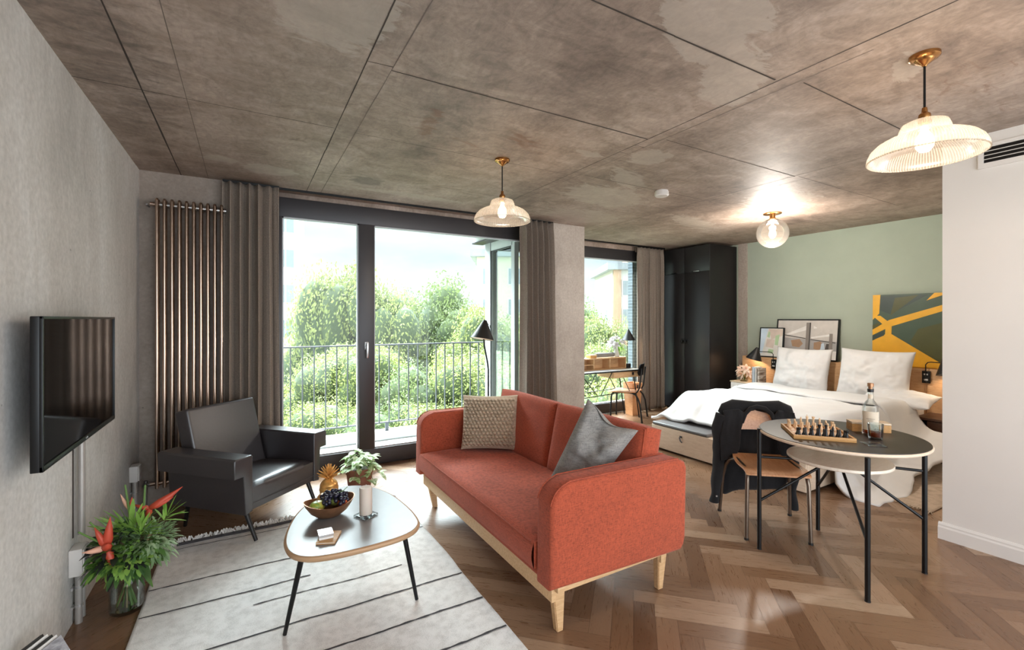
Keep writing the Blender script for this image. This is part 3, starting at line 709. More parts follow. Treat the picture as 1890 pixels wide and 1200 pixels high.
# ================================================================== SOFA
def sofa():
    ya, yb, xf, xb = 1.60, 3.42, 1.12, 1.975; at = .125
    t = thing('sofa', 'coral red fabric sofa on a pale oak frame facing the coffee table', 'sofa', ((xf+xb)/2, (ya+yb)/2, 0))
    def armpoly():
        pts = [(xf, .262), (xb-.035, .235), (xb-.012, .26), (xb, .30), (xb+.01, .66), (xb-.005, .69), (xb-.05, .708)]
        pts += [(xf+.11, .715)]
        pts += [(xf+.11-.105*math.sin(a), .605+.105*math.cos(a)) for a in [k*PI/2/8 for k in range(1, 9)]]
        return pts[::-1]
    Mx = Matrix(((1, 0, 0, 0), (0, 0, 1, 0), (0, 1, 0, 0), (0, 0, 0, 1)))
    for a, b, nm in ((ya, ya+at, 1), (yb-at, yb, 2)):
        m = B().prism(armpoly(), a, b, M=Mx, bev=.022, seg=4); part('armrest', m, 'sofa', t, ang=50)
        sm = B()
        for yy in (a+.012, b-.012):
            sm.tube([(x-.0 if x > xf+.01 else x-.001, yy, z+(.002 if z > .6 else 0)) for x, z in armpoly()[1:10]], .003, 6)
        part('piping', sm, 'sofa', t)
    m = B().bx(xf+.03, xb-.02, ya+at-.01, yb-at+.01, .252, .34, .015); part('seat_base', m, 'sofa', t, ang=50)
    m = B().bx(xb-.11, xb-.002, ya+at-.02, yb-at+.02, .25, .70, .03, 4); part('back_frame', m, 'sofa', t, ang=50)
    # bench cushion, slightly crowned
    m = B()
    def seat(u, v):
        a, b = u*2-1, v*2-1
        y = (ya+at+.004)+(yb-ya-2*at-.008)*u; x = xf-.004+(1.77-xf)*v
        return x, y, a, b
    def top(u, v):
        x, y, a, b = seat(u, v); e = (1-abs(a)**20)*(1-abs(b)**16); return (x, y, .424+.016*e**.5+.005*noise.noise(Vector((x*5, y*5, 0)))*e)
    def bot(u, v):
        x, y, a, b = seat(u, v); e = (1-abs(a)**14)*(1-abs(b)**10); return (x, y, .305-.005*e**.45)
    m.grid(top, 50, 26); m.grid(bot, 50, 26)
    def band(f, g, k, axis):
        def fn(u, v):
            p = Vector(f(u, k) if axis == 0 else f(k, u)); q = Vector(g(u, k) if axis == 0 else g(k, u)); r = p.lerp(q, v)
            bulge = .014*math.sin(PI*v); r += Vector(((-1 if k == 0 else 1)*bulge, 0, 0)) if axis == 0 else Vector((0, 0, 0)); return r
        return fn
    m.grid(band(top, bot, 0, 0), 50, 6); m.grid(band(top, bot, 1, 0), 50, 6); m.grid(band(top, bot, 0, 1), 26, 6); m.grid(band(top, bot, 1, 1), 26, 6); m.weld(1e-4)
    sc_ = part('seat_cushion', m, 'sofa', t, ang=60)
    part('piping', B().tube([(xf-.007, ya+at+.02+(yb-ya-2*at-.04)*i/20, .424) for i in range(21)], .0035, 6), 'sofa', sc_)
    ym = (ya+yb)/2+.02
    for a, b in ((ya+at-.0, ym-.004), (ym+.004, yb-at)):
        # slab leaning back
        m = B(); W = b-a; H = .44; D = .155
        def s(sg):
            def fn(u, v):
                p, q = u*2-1, v*2-1; e = (1-abs(p)**12)*(1-abs(q)**9)
                return (p*W/2, sg*(D/2*(.72+.28*e**.5)) + sg*.006*noise.noise(Vector((p*3, q*3, a*3+sg)))*e, q*H/2)
            return fn
        m.grid(s(1), 28, 22); m.grid(s(-1), 28, 22)
        for k in (0, 1):
            m.grid(lambda u, v, k=k: Vector(s(-1)(u, k)).lerp(Vector(s(1)(u, k)), v)+Vector((0, 0, (1 if k else -1)*.008*math.sin(PI*v)*(1-abs(2*u-1)**10))), 28, 6)
            m.grid(lambda u, v, k=k: Vector(s(-1)(k, u)).lerp(Vector(s(1)(k, u)), v)+Vector(((1 if k else -1)*.006*math.sin(PI*v), 0, 0)), 22, 6)
        m.weld(1e-4)
        lean = math.radians(12)
        place(m, frame((1.83, (a+b)/2, .435+H/2-.025), (0, 1, 0), (math.sin(lean), 0, math.cos(lean))))
        c = part('back_cushion', m, 'sofa', t, ang=60)
        F = frame((1.83, (a+b)/2, .435+H/2-.025), (0, 1, 0), (math.sin(lean), 0, math.cos(lean)))
        part('piping', B().tube([F @ Vector(p) for p in [(W/2-.004, .057, -H/2+.02), (W/2-.006, .06, H/2-.012), (-W/2+.006, .06, H/2-.012), (-W/2+.004, .057, -H/2+.02)]], .003, 6), 'sofa', c)
    # oak frame
    part('front_rail', B().bx(xf+.045, xf+.068, ya+.06, yb-.06, .172, .252, .003), 'oak', t)
    part('rear_rail', B().bx(xb-.12, xb-.1, ya+.06, yb-.06, .165, .25, .003), 'oak', t)
    for yy in (ya+.035, yb-.06): part('side_rail', B().bx(xf+.06, xb-.06, yy, yy+.025, .222, .25, .003), 'oak', t)
    for (x, y, sx, sy) in ((xf+.09, ya+.085, 1, 1), (xf+.09, yb-.085, 1, -1), (xb-.1, ya+.085, -1, 1), (xb-.1, yb-.085, -1, -1)):
        m = B(); top_ = Vector((x, y, .235)); bot_ = Vector((x+(.025 if sx > 0 else .01), y+.035*sy*1, 0))
        # splayed tapering flat leg
        bot_ = Vector((x-.0*sx, y, 0)) + Vector((.028*(1 if sx > 0 else 1)*(1 if sx > 0 else .6), .028*-sy*-1, 0))
        q0 = [(-.034, -.02), (.034, -.02), (.034, .02), (-.034, .02)]; q1 = [(-.016, -.017), (.018, -.017), (.018, .017), (-.016, .017)]
        lo = [m.b.verts.new(bot_+Vector((a, b_, 0))) for a, b_ in q1]; hi = [m.b.verts.new(top_+Vector((a, b_, 0))) for a, b_ in q0]
        m.b.faces.new(lo[::-1]); m.b.faces.new(hi)
        for i in range(4): m.b.faces.new((lo[i], lo[(i+1) % 4], hi[(i+1) % 4], hi[i]))
        bmesh.ops.bevel(m.b, geom=m.b.edges[:], offset=.004, segments=2, affect='EDGES')
        part('leg', m, 'oak', t)
sofa()
# knitted cushion: chunky knots raised row by row
def knit(a, b, e):
    if abs(a) > .93 or b > .86 or b < -.9: return 0
    r = 8.0; row = (b+1)*r; i = math.floor(row); fx = (a+1)*r*.95+(i % 2)*.5; u = fx-math.floor(fx)-.5; v = row-i-.5
    return .032*max(0, 1-(u*u*3.6+v*v*4.2+u*v*2.0))**.6
t = thing('cushion', 'beige chunky knitted cushion leaning in the far corner of the red sofa', 'cushion', (1.6, 3.1, .44))
M1 = frame((1.60, 3.10, .645), (.80, -.60, .02), (.16, .22, .95))
o = part('knitted_cover', place(cushion(.43, .41, .15, .05, 150, 1, .003, fn2=lambda a, b, e: knit(a, b, e)), M1), 'knit', t, ang=180)
ed = B().tube([M1 @ Vector((x, 0, z)) for x, z in [(-.205, .185), (-.12, .178), (0, .172), (.12, .178), (.205, .188)]], [.012, .02, .02, .02, .012], 8)
part('plain_top_edge', ed, 'knit_edge', t)
t = thing('cushion', 'plain grey cushion propped on its corner against the near arm of the red sofa', 'cushion', (1.5, 1.9, .44))
M2 = frame((1.60, 1.925, .685), (.44, -.78, -.44), (.314, -.332, .89))
def dent(a, b, e): return -.035*math.exp(-((a+.1)**2+(b-.8)**2)*6)-.012*math.exp(-((a-b*.6)**2)*30)*e
def squash(m):
    for v in m.b.verts:
        k = v.co.z/.54+.5; v.co.x = v.co.x*(.74+.26*k)-.02*(1-k); v.co.z -= .07*math.exp(-((v.co.x-.02)/.09)**2)*max(0, k-.4)
    return m
part('cushion_cover', place(squash(cushion(.31, .54, .20, .05, 60, 4, .014, fn2=dent)), M2), 'greyc', t, ang=180)
0 and part('piping', B().tube([M2 @ Vector((.23*math.copysign(abs(math.cos(a))**.22, math.cos(a))*(1-.1*(1-abs(math.sin(a))**2)), 0, .23*math.copysign(abs(math.sin(a))**.22, math.sin(a))*(1-.1*(1-abs(math.cos(a))**2)))) for a in [k*2*PI/48 for k in range(48)]], .003, 5, closed=True), 'greyc', t)

# ================================================================== ARMCHAIR
def armchair():
    W, D, za, zs, zb, zst, hb, aw, ins = .82, .64, .572, .45, .205, .388, .80, .075, .06
    t = thing('armchair', 'black leather armchair with blocky arms beside the radiator', 'armchair', (-.066, 3.235, 0), math.radians(43))
    def arm(s):
        # s=0 left, 1 right ; cross-section in x, extruded along y, a wide slab over a narrower panel
        X = (lambda x: x) if s == 0 else (lambda x: W-x)
        poly = [(X(x), z) for x, z in [(0, zs), (0, za-.012), (.012, za), (ins+aw-.01, za), (ins+aw, za-.01), (ins+aw, zb+.01), (ins+.02, zb), (ins+.005, zs)]]
        if s: poly = poly[::-1]
        # front is vertical and slab slightly tapers behind
        m = B(); ys = (0, D)
        Mx = Matrix(((1, 0, 0, 0), (0, 0, 1, 0), (0, 1, 0, 0), (0, 0, 0, 1)))
        m.prism(poly, 0, D, M=Mx, bev=.008)
        return m
    for s in (0, 1):
        a = part('armrest', arm(s), 'leather', t, local=True, ang=40)
    x0, x1 = ins+aw, W-ins-aw
    part('seat_base', B().bx(x0, x1, .012, D-.06, zb+.012, zst-.06, .008), 'leather', t, local=True)
    m = B(); n = 20
    def top(u, v):
        a, b = 2*u-1, 2*v-1; e = (1-abs(a)**10)*(1-abs(b)**8)
        return (x0+.003+(x1-x0-.006)*u, .008+(D-.16)*v, zst-.028-.03*v+.03*e**.5)
    m.grid(top, n, n)
    m.grid(lambda u, v: Vector(top(u, 0)).lerp(Vector((x0+.003+(x1-x0-.006)*u, .010, zst-.13)), v), n, 4)
    m.grid(lambda u, v: Vector(top(0, u)).lerp(Vector((x0+.003, .008+(D-.16)*u, zst-.13)), v), n, 4)
    m.grid(lambda u, v: Vector(top(1, u)).lerp(Vector((x1-.003, .008+(D-.16)*u, zst-.13)), v), n, 4); m.weld(1e-4)
    part('seat_cushion', m, 'leather', t, local=True, ang=50)
    # backrest: leaning padded slab
    lean = math.radians(15); m = B().box((0, 0, 0), (x1-x0-.004, .115, .55), 0, .022, 4)
    place(m, Matrix.Translation(((x0+x1)/2, D-.085, .545)) @ Matrix.Rotation(-lean, 4, 'X')); part('backrest', m, 'leather', t, local=True, ang=45)
    part('seam', B().tube([(x0, .004, zst-.13), (x1, .004, zst-.13)], .002, 5), 'leather', t, local=True)
    for (ax, ay, bx_, by_) in ((.135, .07, .160, .002), (W-.135, .07, W-.11, .0), (.135, D-.10, .185, D-.0), (W-.135, D-.10, W-.16, D)):
        part('leg', B().cyl((bx_, by_, .016), (ax, ay, zb+.02), .0115, .016, 12), 'blackmatt', t, local=True)
armchair()

# ================================================================== COFFEE TABLE
def px2(x, y, z):
    a = (x-945)/FPX; b = -(y-589)/FPX; S, C = math.sin(math.radians(30.1)), math.cos(math.radians(30.1)); k = (z-1.43)/b
    return (k*(S+a*C), k*(C-a*S))
def smooth_loop(P, n=8):
    out = []; m = len(P)
    for i in range(m):
        p0, p1, p2, p3 = [Vector(P[(i+j-1) % m]) for j in range(4)]
        for k in range(n):
            t = k/n; out.append(tuple(.5*((2*p1)+(-p0+p2)*t+(2*p0-5*p1+4*p2-p3)*t*t+(-p0+3*p1-3*p2+p3)*t**3)))
    return out
def scale_loop(P, d):
    n = len(P); out = []
    area = sum(P[i][0]*P[(i+1) % n][1]-P[(i+1) % n][0]*P[i][1] for i in range(n))
    sg = 1 if area > 0 else -1
    for i in range(n):
        a, b = Vector(P[i-1]), Vector(P[(i+1) % n]); t_ = (b-a).normalized(); out.append((P[i][0]-t_.y*d*sg*1, P[i][1]+t_.x*d*sg*1))
    return out
def coffee_table():
    zt = .40
    loop = smooth_loop([(.15, 2.40), (.155, 2.245), (.215, 2.155), (.33, 2.118), (.50, 2.115), (.66, 2.14), (.745, 2.21), (.77, 2.32), (.765, 2.50), (.735, 2.70), (.67, 2.86), (.58, 2.945), (.47, 2.955), (.38, 2.90), (.29, 2.79), (.205, 2.62)], 6)
    t = thing('coffee_table', 'low three legged coffee table with a rounded triangular top on the ivory rug', 'table', (.45, 2.5, .012))
    part('tabletop', B().prism(scale_loop(loop, .012), zt-.004, zt, bev=.001), 'whitetop', t)
    m = B()
    L = [(scale_loop(loop, .013), zt-.0005), (scale_loop(loop, .002), zt-.004), (loop, zt-.011), (scale_loop(loop, .004), zt-.022), (scale_loop(loop, .02), zt-.032)]
    rings = [[m.b.verts.new((x, y, z)) for x, y in lp] for lp, z in L]
    for A, Bq in zip(rings, rings[1:]):
        for i in range(len(A)): m.b.faces.new((A[i], A[(i+1) % len(A)], Bq[(i+1) % len(A)], Bq[i]))
    m.b.faces.new(rings[-1]); part('plywood_edge', m, 'plyed', t, label='layered plywood edge', ang=60)
    for (a, b) in (((.215, 2.25), (.146, 2.287)), ((.68, 2.265), (.742, 2.24)), ((.56, 2.82), (.60, 2.93))):
        part('leg', B().cyl((b[0], b[1], .013), (a[0], a[1], zt-.03), .009, .013, 12), 'black', t)
coffee_table()
ZT = .4005
def bowl():
    c = (.372, 2.545, ZT); t = thing('fruit_bowl', 'oval copper coloured bowl holding fruit on the coffee table', 'bowl', c)
    prof = [(0, .0), (.035, .0), (.055, .006), (.085, .028), (.108, .055), (.118, .072), (.114, .073), (.104, .056), (.08, .031), (.05, .011), (0, .008)]
    m = B().lathe(prof, (0, 0, 0), 40, sx=1.08, sy=.82)
    for v in m.b.verts: v.co.z += .018*abs(v.co.x/.12)**2*(v.co.z/.07)
    place(m, Matrix.Translation(c) @ Matrix.Rotation(.1, 4, 'Z')); part('bowl_body', m, 'copper', t)
    return c
bc = bowl()
def fruit(name, label, cat, off, r, mat, sq=(1, 1, 1), rz=0, stem=True):
    c = Vector(bc)+Vector(off); t = thing(name, label, cat, c)
    prof = [(r*math.sin(a)*(1+.10*math.cos(a)), r*math.cos(a)-(.12*r*math.exp(-(a/.35)**2))) for a in [k*PI/14 for k in range(15)]]
    m = B().lathe([(max(0, x), z) for x, z in prof][::-1], (0, 0, 0), 20); place(m, Matrix.Translation(c) @ Matrix.Rotation(rz, 4, 'Z') @ Matrix.Diagonal((*sq, 1))); part('flesh', m, mat, t, ang=180)
    if stem: part('fruit_stem', B().cyl(c+Vector((0, 0, r*.8*sq[2])), c+Vector((.003, 0, r*sq[2]+.008)), .0015, n=6), 'bark', t)
def fruitmat(n, a, b, s=14):
    q = NT(n); f = q.noise(q.coord((1, 1, 2)), s, 4, .6, .6); q.base(q.ramp(f, [(.38, rgb(a)), (.6, rgb(b))])); q.set(Roughness=.35); return q.m
MT['mango'] = fruitmat('mango_skin', '#6d8f35', '#c9a849'); MT['peach'] = fruitmat('peach_skin', '#c98a4d', '#d8b571'); MT['orange'] = fruitmat('persimmon_skin', '#cf4f28', '#e07a3a'); MT['green_ap'] = fruitmat('green_apple', '#8aa548', '#b9bb62')
fruit('mango', 'green and yellow mango lying at the left end of the fruit bowl', 'fruit', (-.062, -.018, .066), .040, 'mango', (1.15, .85, .8), .7)
fruit('peach', 'yellowish peach at the back of the fruit bowl behind the grapes', 'fruit', (-.02, .05, .075), .034, 'peach')
fruit('orange', 'orange red fruit at the right side of the bowl beneath the grapes', 'fruit', (.068, -.018, .064), .031, 'orange')
fruit('apple', 'small greenish apple peeping out in the middle of the fruit bowl', 'fruit', (.032, .05, .064), .032, 'green_ap')
def grapes():
    t = thing('grape_bunch', 'bunch of dark blue grapes heaped over the fruit in the copper bowl', 'grapes', Vector(bc)+Vector((0, 0, .06)))
    me = None; pts = []
    for k in range(400):
        u = R.random(); x = -.035+.125*u; y = R.gauss(-.006, .026); z = .086+.03*math.sin(PI*min(1, u*.9+.15))+R.uniform(-.015, .014)+.03*max(0, u-.75)-abs(y)*.25
        if all((x-a)**2+(y-b)**2+(z-c)**2 > .0175**2 for a, b, c in pts): pts.append((x, y, z))
        if len(pts) >= 58: break
    for p in pts:
        m = B().sph((0, 0, 0), (.0108, .0108, .0118), 10)
        if me is None:
            g = part('grape', m, 'grape', t, local=True, ang=180); me = g; g.location = Vector(p)-Vector((0, 0, .06))
        else:
            m.b.free(); c = me.copy(); COL.objects.link(c); c.location = Vector(p)-Vector((0, 0, .06))
    part('grape_stem', B().tube([Vector(bc)+Vector(q) for q in [(-.03, 0, .1), (.02, .0, .112), (.07, 0, .12), (.092, .005, .135)]], .002, 6), 'stem', t)
grapes()
def pineapple():
    x, y = .407, 2.80; t = thing('pineapple_ornament', 'shiny gold pineapple ornament standing behind the fruit bowl', 'ornament', (x, y, ZT))
    prof = [(0, 0), (.030, .0), (.043, .018), (.050, .045), (.049, .075), (.039, .098), (.022, .112), (.013, .118), (0, .118)]
    def rr(z, a): return 1
    m = B(); rings = []; n = 32; H = 26
    for i in range(H+1):
        v = i/H; z = .118*v
        import bisect
        for (r0, z0), (r1, z1) in zip(prof, prof[1:]):
            if z0 <= z <= z1 and z1 > z0: r = r0+(r1-r0)*(z-z0)/(z1-z0); break
        ring = []
        for k in range(n):
            a = k*2*PI/n; b = .06*math.cos(a*8+z*110)*math.cos(a*8-z*110)+.0; q = r*(1+b); ring.append(m.b.verts.new((x+q*math.cos(a), y+q*math.sin(a), ZT+z)))
        rings.append(ring)
    for A, Bq in zip(rings, rings[1:]):
        for k in range(n): m.b.faces.new((A[k], A[(k+1) % n], Bq[(k+1) % n], Bq[k]))
    m.b.faces.new(rings[0][::-1]); m.b.faces.new(rings[-1]); part('pineapple_body', m, 'gold', t, ang=50)
    lf = B()
    for lv, (nn, tilt, L) in enumerate(((7, 1.1, .068), (7, .8, .07), (6, .45, .068), (3, .12, .066))):
        for k in range(nn):
            a = k*2*PI/nn+lv*.5; d = Vector((math.cos(a)*math.sin(tilt), math.sin(a)*math.sin(tilt), math.cos(tilt)))
            p = Vector((x, y, ZT+.114+.006*lv)); q = p+d*L*.5; e = p+d*L+Vector((math.cos(a), math.sin(a), 0))*.006*tilt
            lf.tube([p, q, e], [.005, .006, .002], 6)
    part('crown_leaves', lf, 'gold', t)
pineapple()
def candle():
    x, y = .537, 2.45; t = thing('pillar_candle', 'cream pillar candle standing on a square glass plate', 'candle', (x, y, ZT+.012))
    z = ZT+.013; part('wax', B().lathe([(0, z), (.031, z), (.032, z+.003), (.032, z+.135), (.030, z+.138), (.022, z+.134), (0, z+.132)], (x, y, 0), 32), 'candle', t)
    part('wick', B().tube([(x, y, z+.13), (x, y, z+.145), (x+.002, y, z+.152)], .0012, 6), 'paper', t)
    tt = thing('candle_plate', 'thick clear square glass plate under the cream candle', 'plate', (x, y, ZT))
    part('plate_body', B().box((x, y, ZT+.006), (.088, .088, .011), .5, .004, 3), 'clear2', tt)
candle()
def cards():
    t = thing('notebook', 'thin grey brown notebook lying under the silver box on the coffee table', 'notebook', (.33, 2.29, ZT))
    M = Matrix.Translation((.332, 2.285, ZT)) @ Matrix.Rotation(-.42, 4, 'Z')
    m = B().box((0, 0, 0), (.085, .115, .003), M=M @ Matrix.Translation((0, 0, .0015))).box((0, 0, 0), (.085, .115, .003), M=M @ Matrix.Translation((0, 0, .0085))); part('cover', m, 'boxwood', t)
    part('pages', B().box((0, 0, 0), (.081, .111, .006), M=M @ Matrix.Translation((0, 0, .005))), 'paper', t)
    t = thing('silver_box', 'small square silver box on top of the notebook on the coffee table', 'box', (.325, 2.30, ZT+.010))
    M = Matrix.Translation((.318, 2.295, ZT+.0103)) @ Matrix.Rotation(-.02, 4, 'Z')
    part('box_base', B().box((0, 0, 0), (.062, .068, .01), M=M @ Matrix.Translation((0, 0, .005))), 'paper', t)
    part('box_lid', B().box((0, 0, 0), (.064, .070, .012), M=M @ Matrix.Translation((0, 0, .016))), 'silver', t)
cards()
def potted():
    x, y, z = .80, 3.88, 0
    t = thing('potted_plant', 'leafy variegated plant in a terracotta pot on the floor between coffee table and window', 'plant', (x, y, z))
    part('pot', B().lathe([(0, z), (.082, z), (.103, z+.17), (.110, z+.172), (.112, z+.215), (.100, z+.215), (.096, z+.19), (0, z+.19)], (x, y, 0), 32), 'terracotta', t)
    part('soil', B().lathe([(0, z+.196), (.096, z+.193), (.096, z+.19), (0, z+.19)], (x, y, 0), 16), 'bark', t)
    for k in range(34):
        a = R.uniform(0, 2*PI); sp = R.uniform(.03, .185); hgt = R.uniform(.0, .10)*(1.25-sp*5); b = Vector((x, y, z+.195)); c = b+Vector((math.cos(a)*sp*.5, math.sin(a)*sp*.5, .04+hgt)); e = b+Vector((math.cos(a)*sp, math.sin(a)*sp, .03+hgt-(R.uniform(.05, .12) if sp > .12 else 0)))
        part('plant_stem', B().tube([b, c, e], .002, 5), 'stem', t)
        lf = B()
        for q in (c, e, c.lerp(e, .5), e):
            aa = a+R.uniform(-1.5, 1.5); lf.leaf(q, (math.cos(aa), math.sin(aa), R.uniform(-.3, .5)), R.uniform(.06, .085), R.uniform(.034, .046), .35)
        part('leaves', lf, 'leaf3', t, ang=180)
potted()
# ================================================================== BOUQUET ON THE FLOOR
def bouquet():
    x, y = -.51, 2.895
    v = thing('glass_vase', 'clear cylindrical glass vase standing on the floor beneath the television', 'vase', (x, y, 0))
    part('vase_glass', B().lathe([(0, .0), (.058, .0), (.068, .008), (.070, .02), (.070, .13), (.062, .165), (.052, .19), (.055, .20), (.052, .2), (.05, .19), (.059, .165), (.066, .13), (.066, .022), (.055, .016), (0, .014)], (x, y, 0), 36), 'clear', v)
    part('water', B().lathe([(0, .018), (.063, .02), (.063, .115), (0, .115)], (x, y, 0), 28), 'water', v)
    t = thing('flower_bouquet', 'tropical bouquet with red heliconias and palm leaves in the floor vase', 'bouquet', (x, y, .18))
    O = Vector((x, y, .205))
    for k in range(9):
        a = k*2*PI/11; r0 = R.uniform(.02, .05)
        part('flower_stem', B().tube([(x-math.cos(a)*r0, y-math.sin(a)*r0, .03), O+Vector((math.cos(a)*.02, math.sin(a)*.02, 0)), O+Vector((math.cos(a)*.09, math.sin(a)*.09, .15))], R.choice([.003, .004, .007]), 7), 'stempale' if k % 3 == 0 else 'stem', t)
    # dark and fresh foliage masses
    def clump(n, mat, c, s, L, W, droop=.5):
        m = B()
        for k in range(n):
            d = Vector((R.gauss(0, 1), R.gauss(0, 1), R.gauss(.25, .9))).normalized(); p = Vector(c)+Vector((d.x*s[0], d.y*s[1], d.z*s[2]))*R.uniform(.45, 1)
            m.leaf(p, d+Vector((R.uniform(-.5, .5), R.uniform(-.5, .5), R.uniform(-.3, .3))), R.uniform(.7, 1.2)*L, W*R.uniform(.7, 1.2), droop)
        return m
    part('foliage', clump(200, 'x', O+Vector((0, 0, .10)), (.13, .13, .11), .075, .030), 'leaf2', t, ang=180, label='deep green foliage')
    part('foliage', clump(90, 'x', O+Vector((-.03, -.05, .10)), (.10, .10, .11), .055, .024), 'leafdark', t, ang=180, label='nearly black foliage')
    part('foliage', clump(520, 'x', O+Vector((.09, -.03, .12)), (.11, .10, .10), .040, .013, .3), 'leaf5', t, ang=180, label='feathery grey green foliage')
    part('foliage', clump(240, 'x', O+Vector((.0, -.085, .075)), (.12, .07, .055), .044, .022, .3), 'leaf1', t, ang=180, label='light green foliage')
    def fan(base, dr, n, L, W, spread, mat='leaf1'):
        m = B(); dr = Vector(dr).normalized(); u = dr.cross(Vector((.3, 1, .2))).normalized()
        for k in range(n):
            a = (k/(n-1)-.5)*spread; d = dr*math.cos(a)+u*math.sin(a)+Vector((0, R.uniform(-.1, .1), 0)); m.leaf(Vector(base)+dr*.02*(k % 2), d, L*(1-.25*abs(a)/spread*2)*R.uniform(.9, 1.1), W, .12)
        part('palm_leaf', m, mat, t, ang=180)
    fan(O+Vector((.02, -.02, .17)), (-.1, -.1, 1), 17, .19, .024, 3.0)
    fan(O+Vector((.06, -.05, .17)), (.1, -.3, .9), 13, .14, .020, 2.6)
    fan(O+Vector((.14, .04, .19)), (.55, .1, .8), 9, .12, .020, 2.2)
    fan(O+Vector((-.05, .04, .16)), (-.6, .1, .8), 7, .13, .02, 1.4)
    # heliconia flowers: a zigzag of pointed bracts
    def helic(p, dirs, label=None):
        f = part('heliconia', B().tube([Vector(p)-Vector((0, 0, .12)), Vector(p)-Vector((0, 0, .05)), Vector(p)], .0045, 7), 'stem', t)
        for d, L, W, mt in dirs:
            m = B(); d = Vector(d).normalized(); q = Vector(p); pts = [q, q+d*L*.3, q+d*L*.65+Vector((0, 0, .004)), q+d*L+Vector((0, 0, .012))]
            m.tube(pts, [W*.35, W*.5, W*.34, .001], 8); bmesh.ops.scale(m.b, vec=(1, 1, 1), verts=m.b.verts); part('bract', m, mt, f, ang=180)
    helic(O+Vector((-.055, -.11, .165)), [((-.45, -.1, 1), .10, .034, 'red'), ((.12, -.1, 1), .13, .040, 'red'), ((-1, -.35, -.1), .085, .032, 'pink'), ((.25, -.2, -.9), .12, .036, 'red'), ((.1, -.4, .15), .05, .040, 'red')])
    helic(O+Vector((.085, .02, .27)), [((.9, .1, .45), .15, .036, 'red'), ((.75, .0, .2), .10, .03, 'red'), ((-.8, .1, .2), .07, .026, 'red'), ((-.2, 0, -1), .07, .03, 'red')])
    helic(O+Vector((.0, .05, .27)), [((-.4, .0, .8), .08, .02, 'pink'), ((.2, 0, 1), .05, .02, 'red')])
    for p, d in (((-.06, -.10, .17), (-.62, -.15, .62)), ((-.05, -.09, .18), (-.42, -.1, .72)), ((.06, .02, .26), (.05, 0, 1)), ((.0, .04, .27), (-.12, 0, 1))):
        q = O+Vector(p); part('bud_stem', B().tube([q-Vector(d).normalized()*.06, q, q+Vector(d).normalized()*.13], [.005, .0055, .004], 7), 'stem', t)
bouquet()
# magazines leaning on the wall, bottom left corner
def mags():
    base = Vector((-.40, 1.98, 0))
    for k in range(5):
        t = thing('magazine', ['frontmost grey magazine leaning on the concrete wall in the bottom left corner', 'white edged magazine second from the front of the stack leaning on the left wall', 'dark spined magazine in the middle of the stack leaning on the left wall', 'thin pale magazine fourth from the front of the stack leaning on the left wall', 'magazine nearest the wall at the back of the leaning stack'][k], 'magazine', (-.5-.012*k, 2.1, 0), group='magazines leaning on the left wall')
        off = -.013*k
        F = frame((-.565+off, 2.115+.004*k, .155+.003*k), (.42, .91, .02), (-.42, .20, .88))
        m = B().box((0, 0, 0), (.22, .0015, .30), M=F @ Matrix.Translation((0, -.0035, 0))).box((0, 0, 0), (.22, .0015, .30), M=F @ Matrix.Translation((0, .0035, 0))).box((0, 0, 0), (.0015, .0085, .30), M=F @ Matrix.Translation((-.11, 0, 0)))
        part('cover', m, 'magcover' if k in (0,) else ('paper' if k % 2 else 'blackmatt'), t)
        part('pages', B().box((0, 0, 0), (.216, .0055, .296), M=F), 'paper', t)
q = NT('magazine_cover'); f_ = q.noise(q.coord((3, 3, 6)), 3, 5, .6, 1); q.base(q.ramp(f_, [(.3, rgb('#5b5a60')), (.5, rgb('#9a999d')), (.7, rgb('#c9c6c4'))])); q.set(Roughness=.3); MT['magcover'] = q.m
mags()

# ================================================================== FLOOR LAMP BEHIND THE SOFA
def cone_shade(m, top, axis, h, r0, r1, n=40):
    axis = Vector(axis).normalized(); q = Vector((0, 0, -1)).rotation_difference(axis).to_matrix().to_4x4(); M = Matrix.Translation(top) @ q
    b0 = len(m.b.verts); b = B(); b.lathe([(0, 0), (r0*.8, -.002), (r0, -.01), (r1, -h), (r1-.003, -h), (r0-.003, -.012), (0, -.006)], (0, 0, 0), n)
    return place(b, M)
def floor_lamp():
    x, y = 2.06, 4.02; t = thing('floor_lamp', 'slim black floor lamp with a conical shade between the sofa and the window', 'lamp', (x, y, 0))
    part('base', B().lathe([(0, 0), (.12, 0), (.12, .012), (.115, .018), (.01, .02), (0, .02)], (x, y, 0), 36), 'black', t)
    part('pole', B().tube([(x, y, .018), (x, y, .6), (x, y, .93), (x-.008, y, 1.0), (x-.045, y-.0, 1.17), (x-.05, y, 1.24)], .0085, 10), 'black', t)
    top = Vector((x-.035, y+.0, 1.42)); ax = (-.20, -.05, -1)
    s = part('lamp_shade', cone_shade(B(), top, ax, .19, .022, .118), 'blackmatt', t, ang=50)
    A = Vector(ax).normalized(); q = Vector((0, 0, -1)).rotation_difference(A).to_matrix().to_4x4(); M = Matrix.Translation(top) @ q
    part('inner_reflector', place(B().lathe([(.02, -.016), (.113, -.187)], (0, 0, 0), 40), M), 'innerwhite', s, ang=180)
    part('light_bulb', place(B().sph((0, 0, -.10), .026), M), 'bulb', t); light('lamp_light', 'POINT', M @ Vector((0, 0, -.14)), 5, WARM, t, shadow_soft_size=.03)
    part('lamp_holder', B().tube([(x-.05, y, 1.24), (x-.043, y, 1.33)], .006, 8).tube([(x-.03, y, 1.40), (x+.015, y, 1.37), (x+.03, y, 1.31)], .003, 6), 'black', t)
MT['innerwhite'] = plain('white_enamel', '#f2d9c4', .5, var=0, bump=0)
floor_lamp()

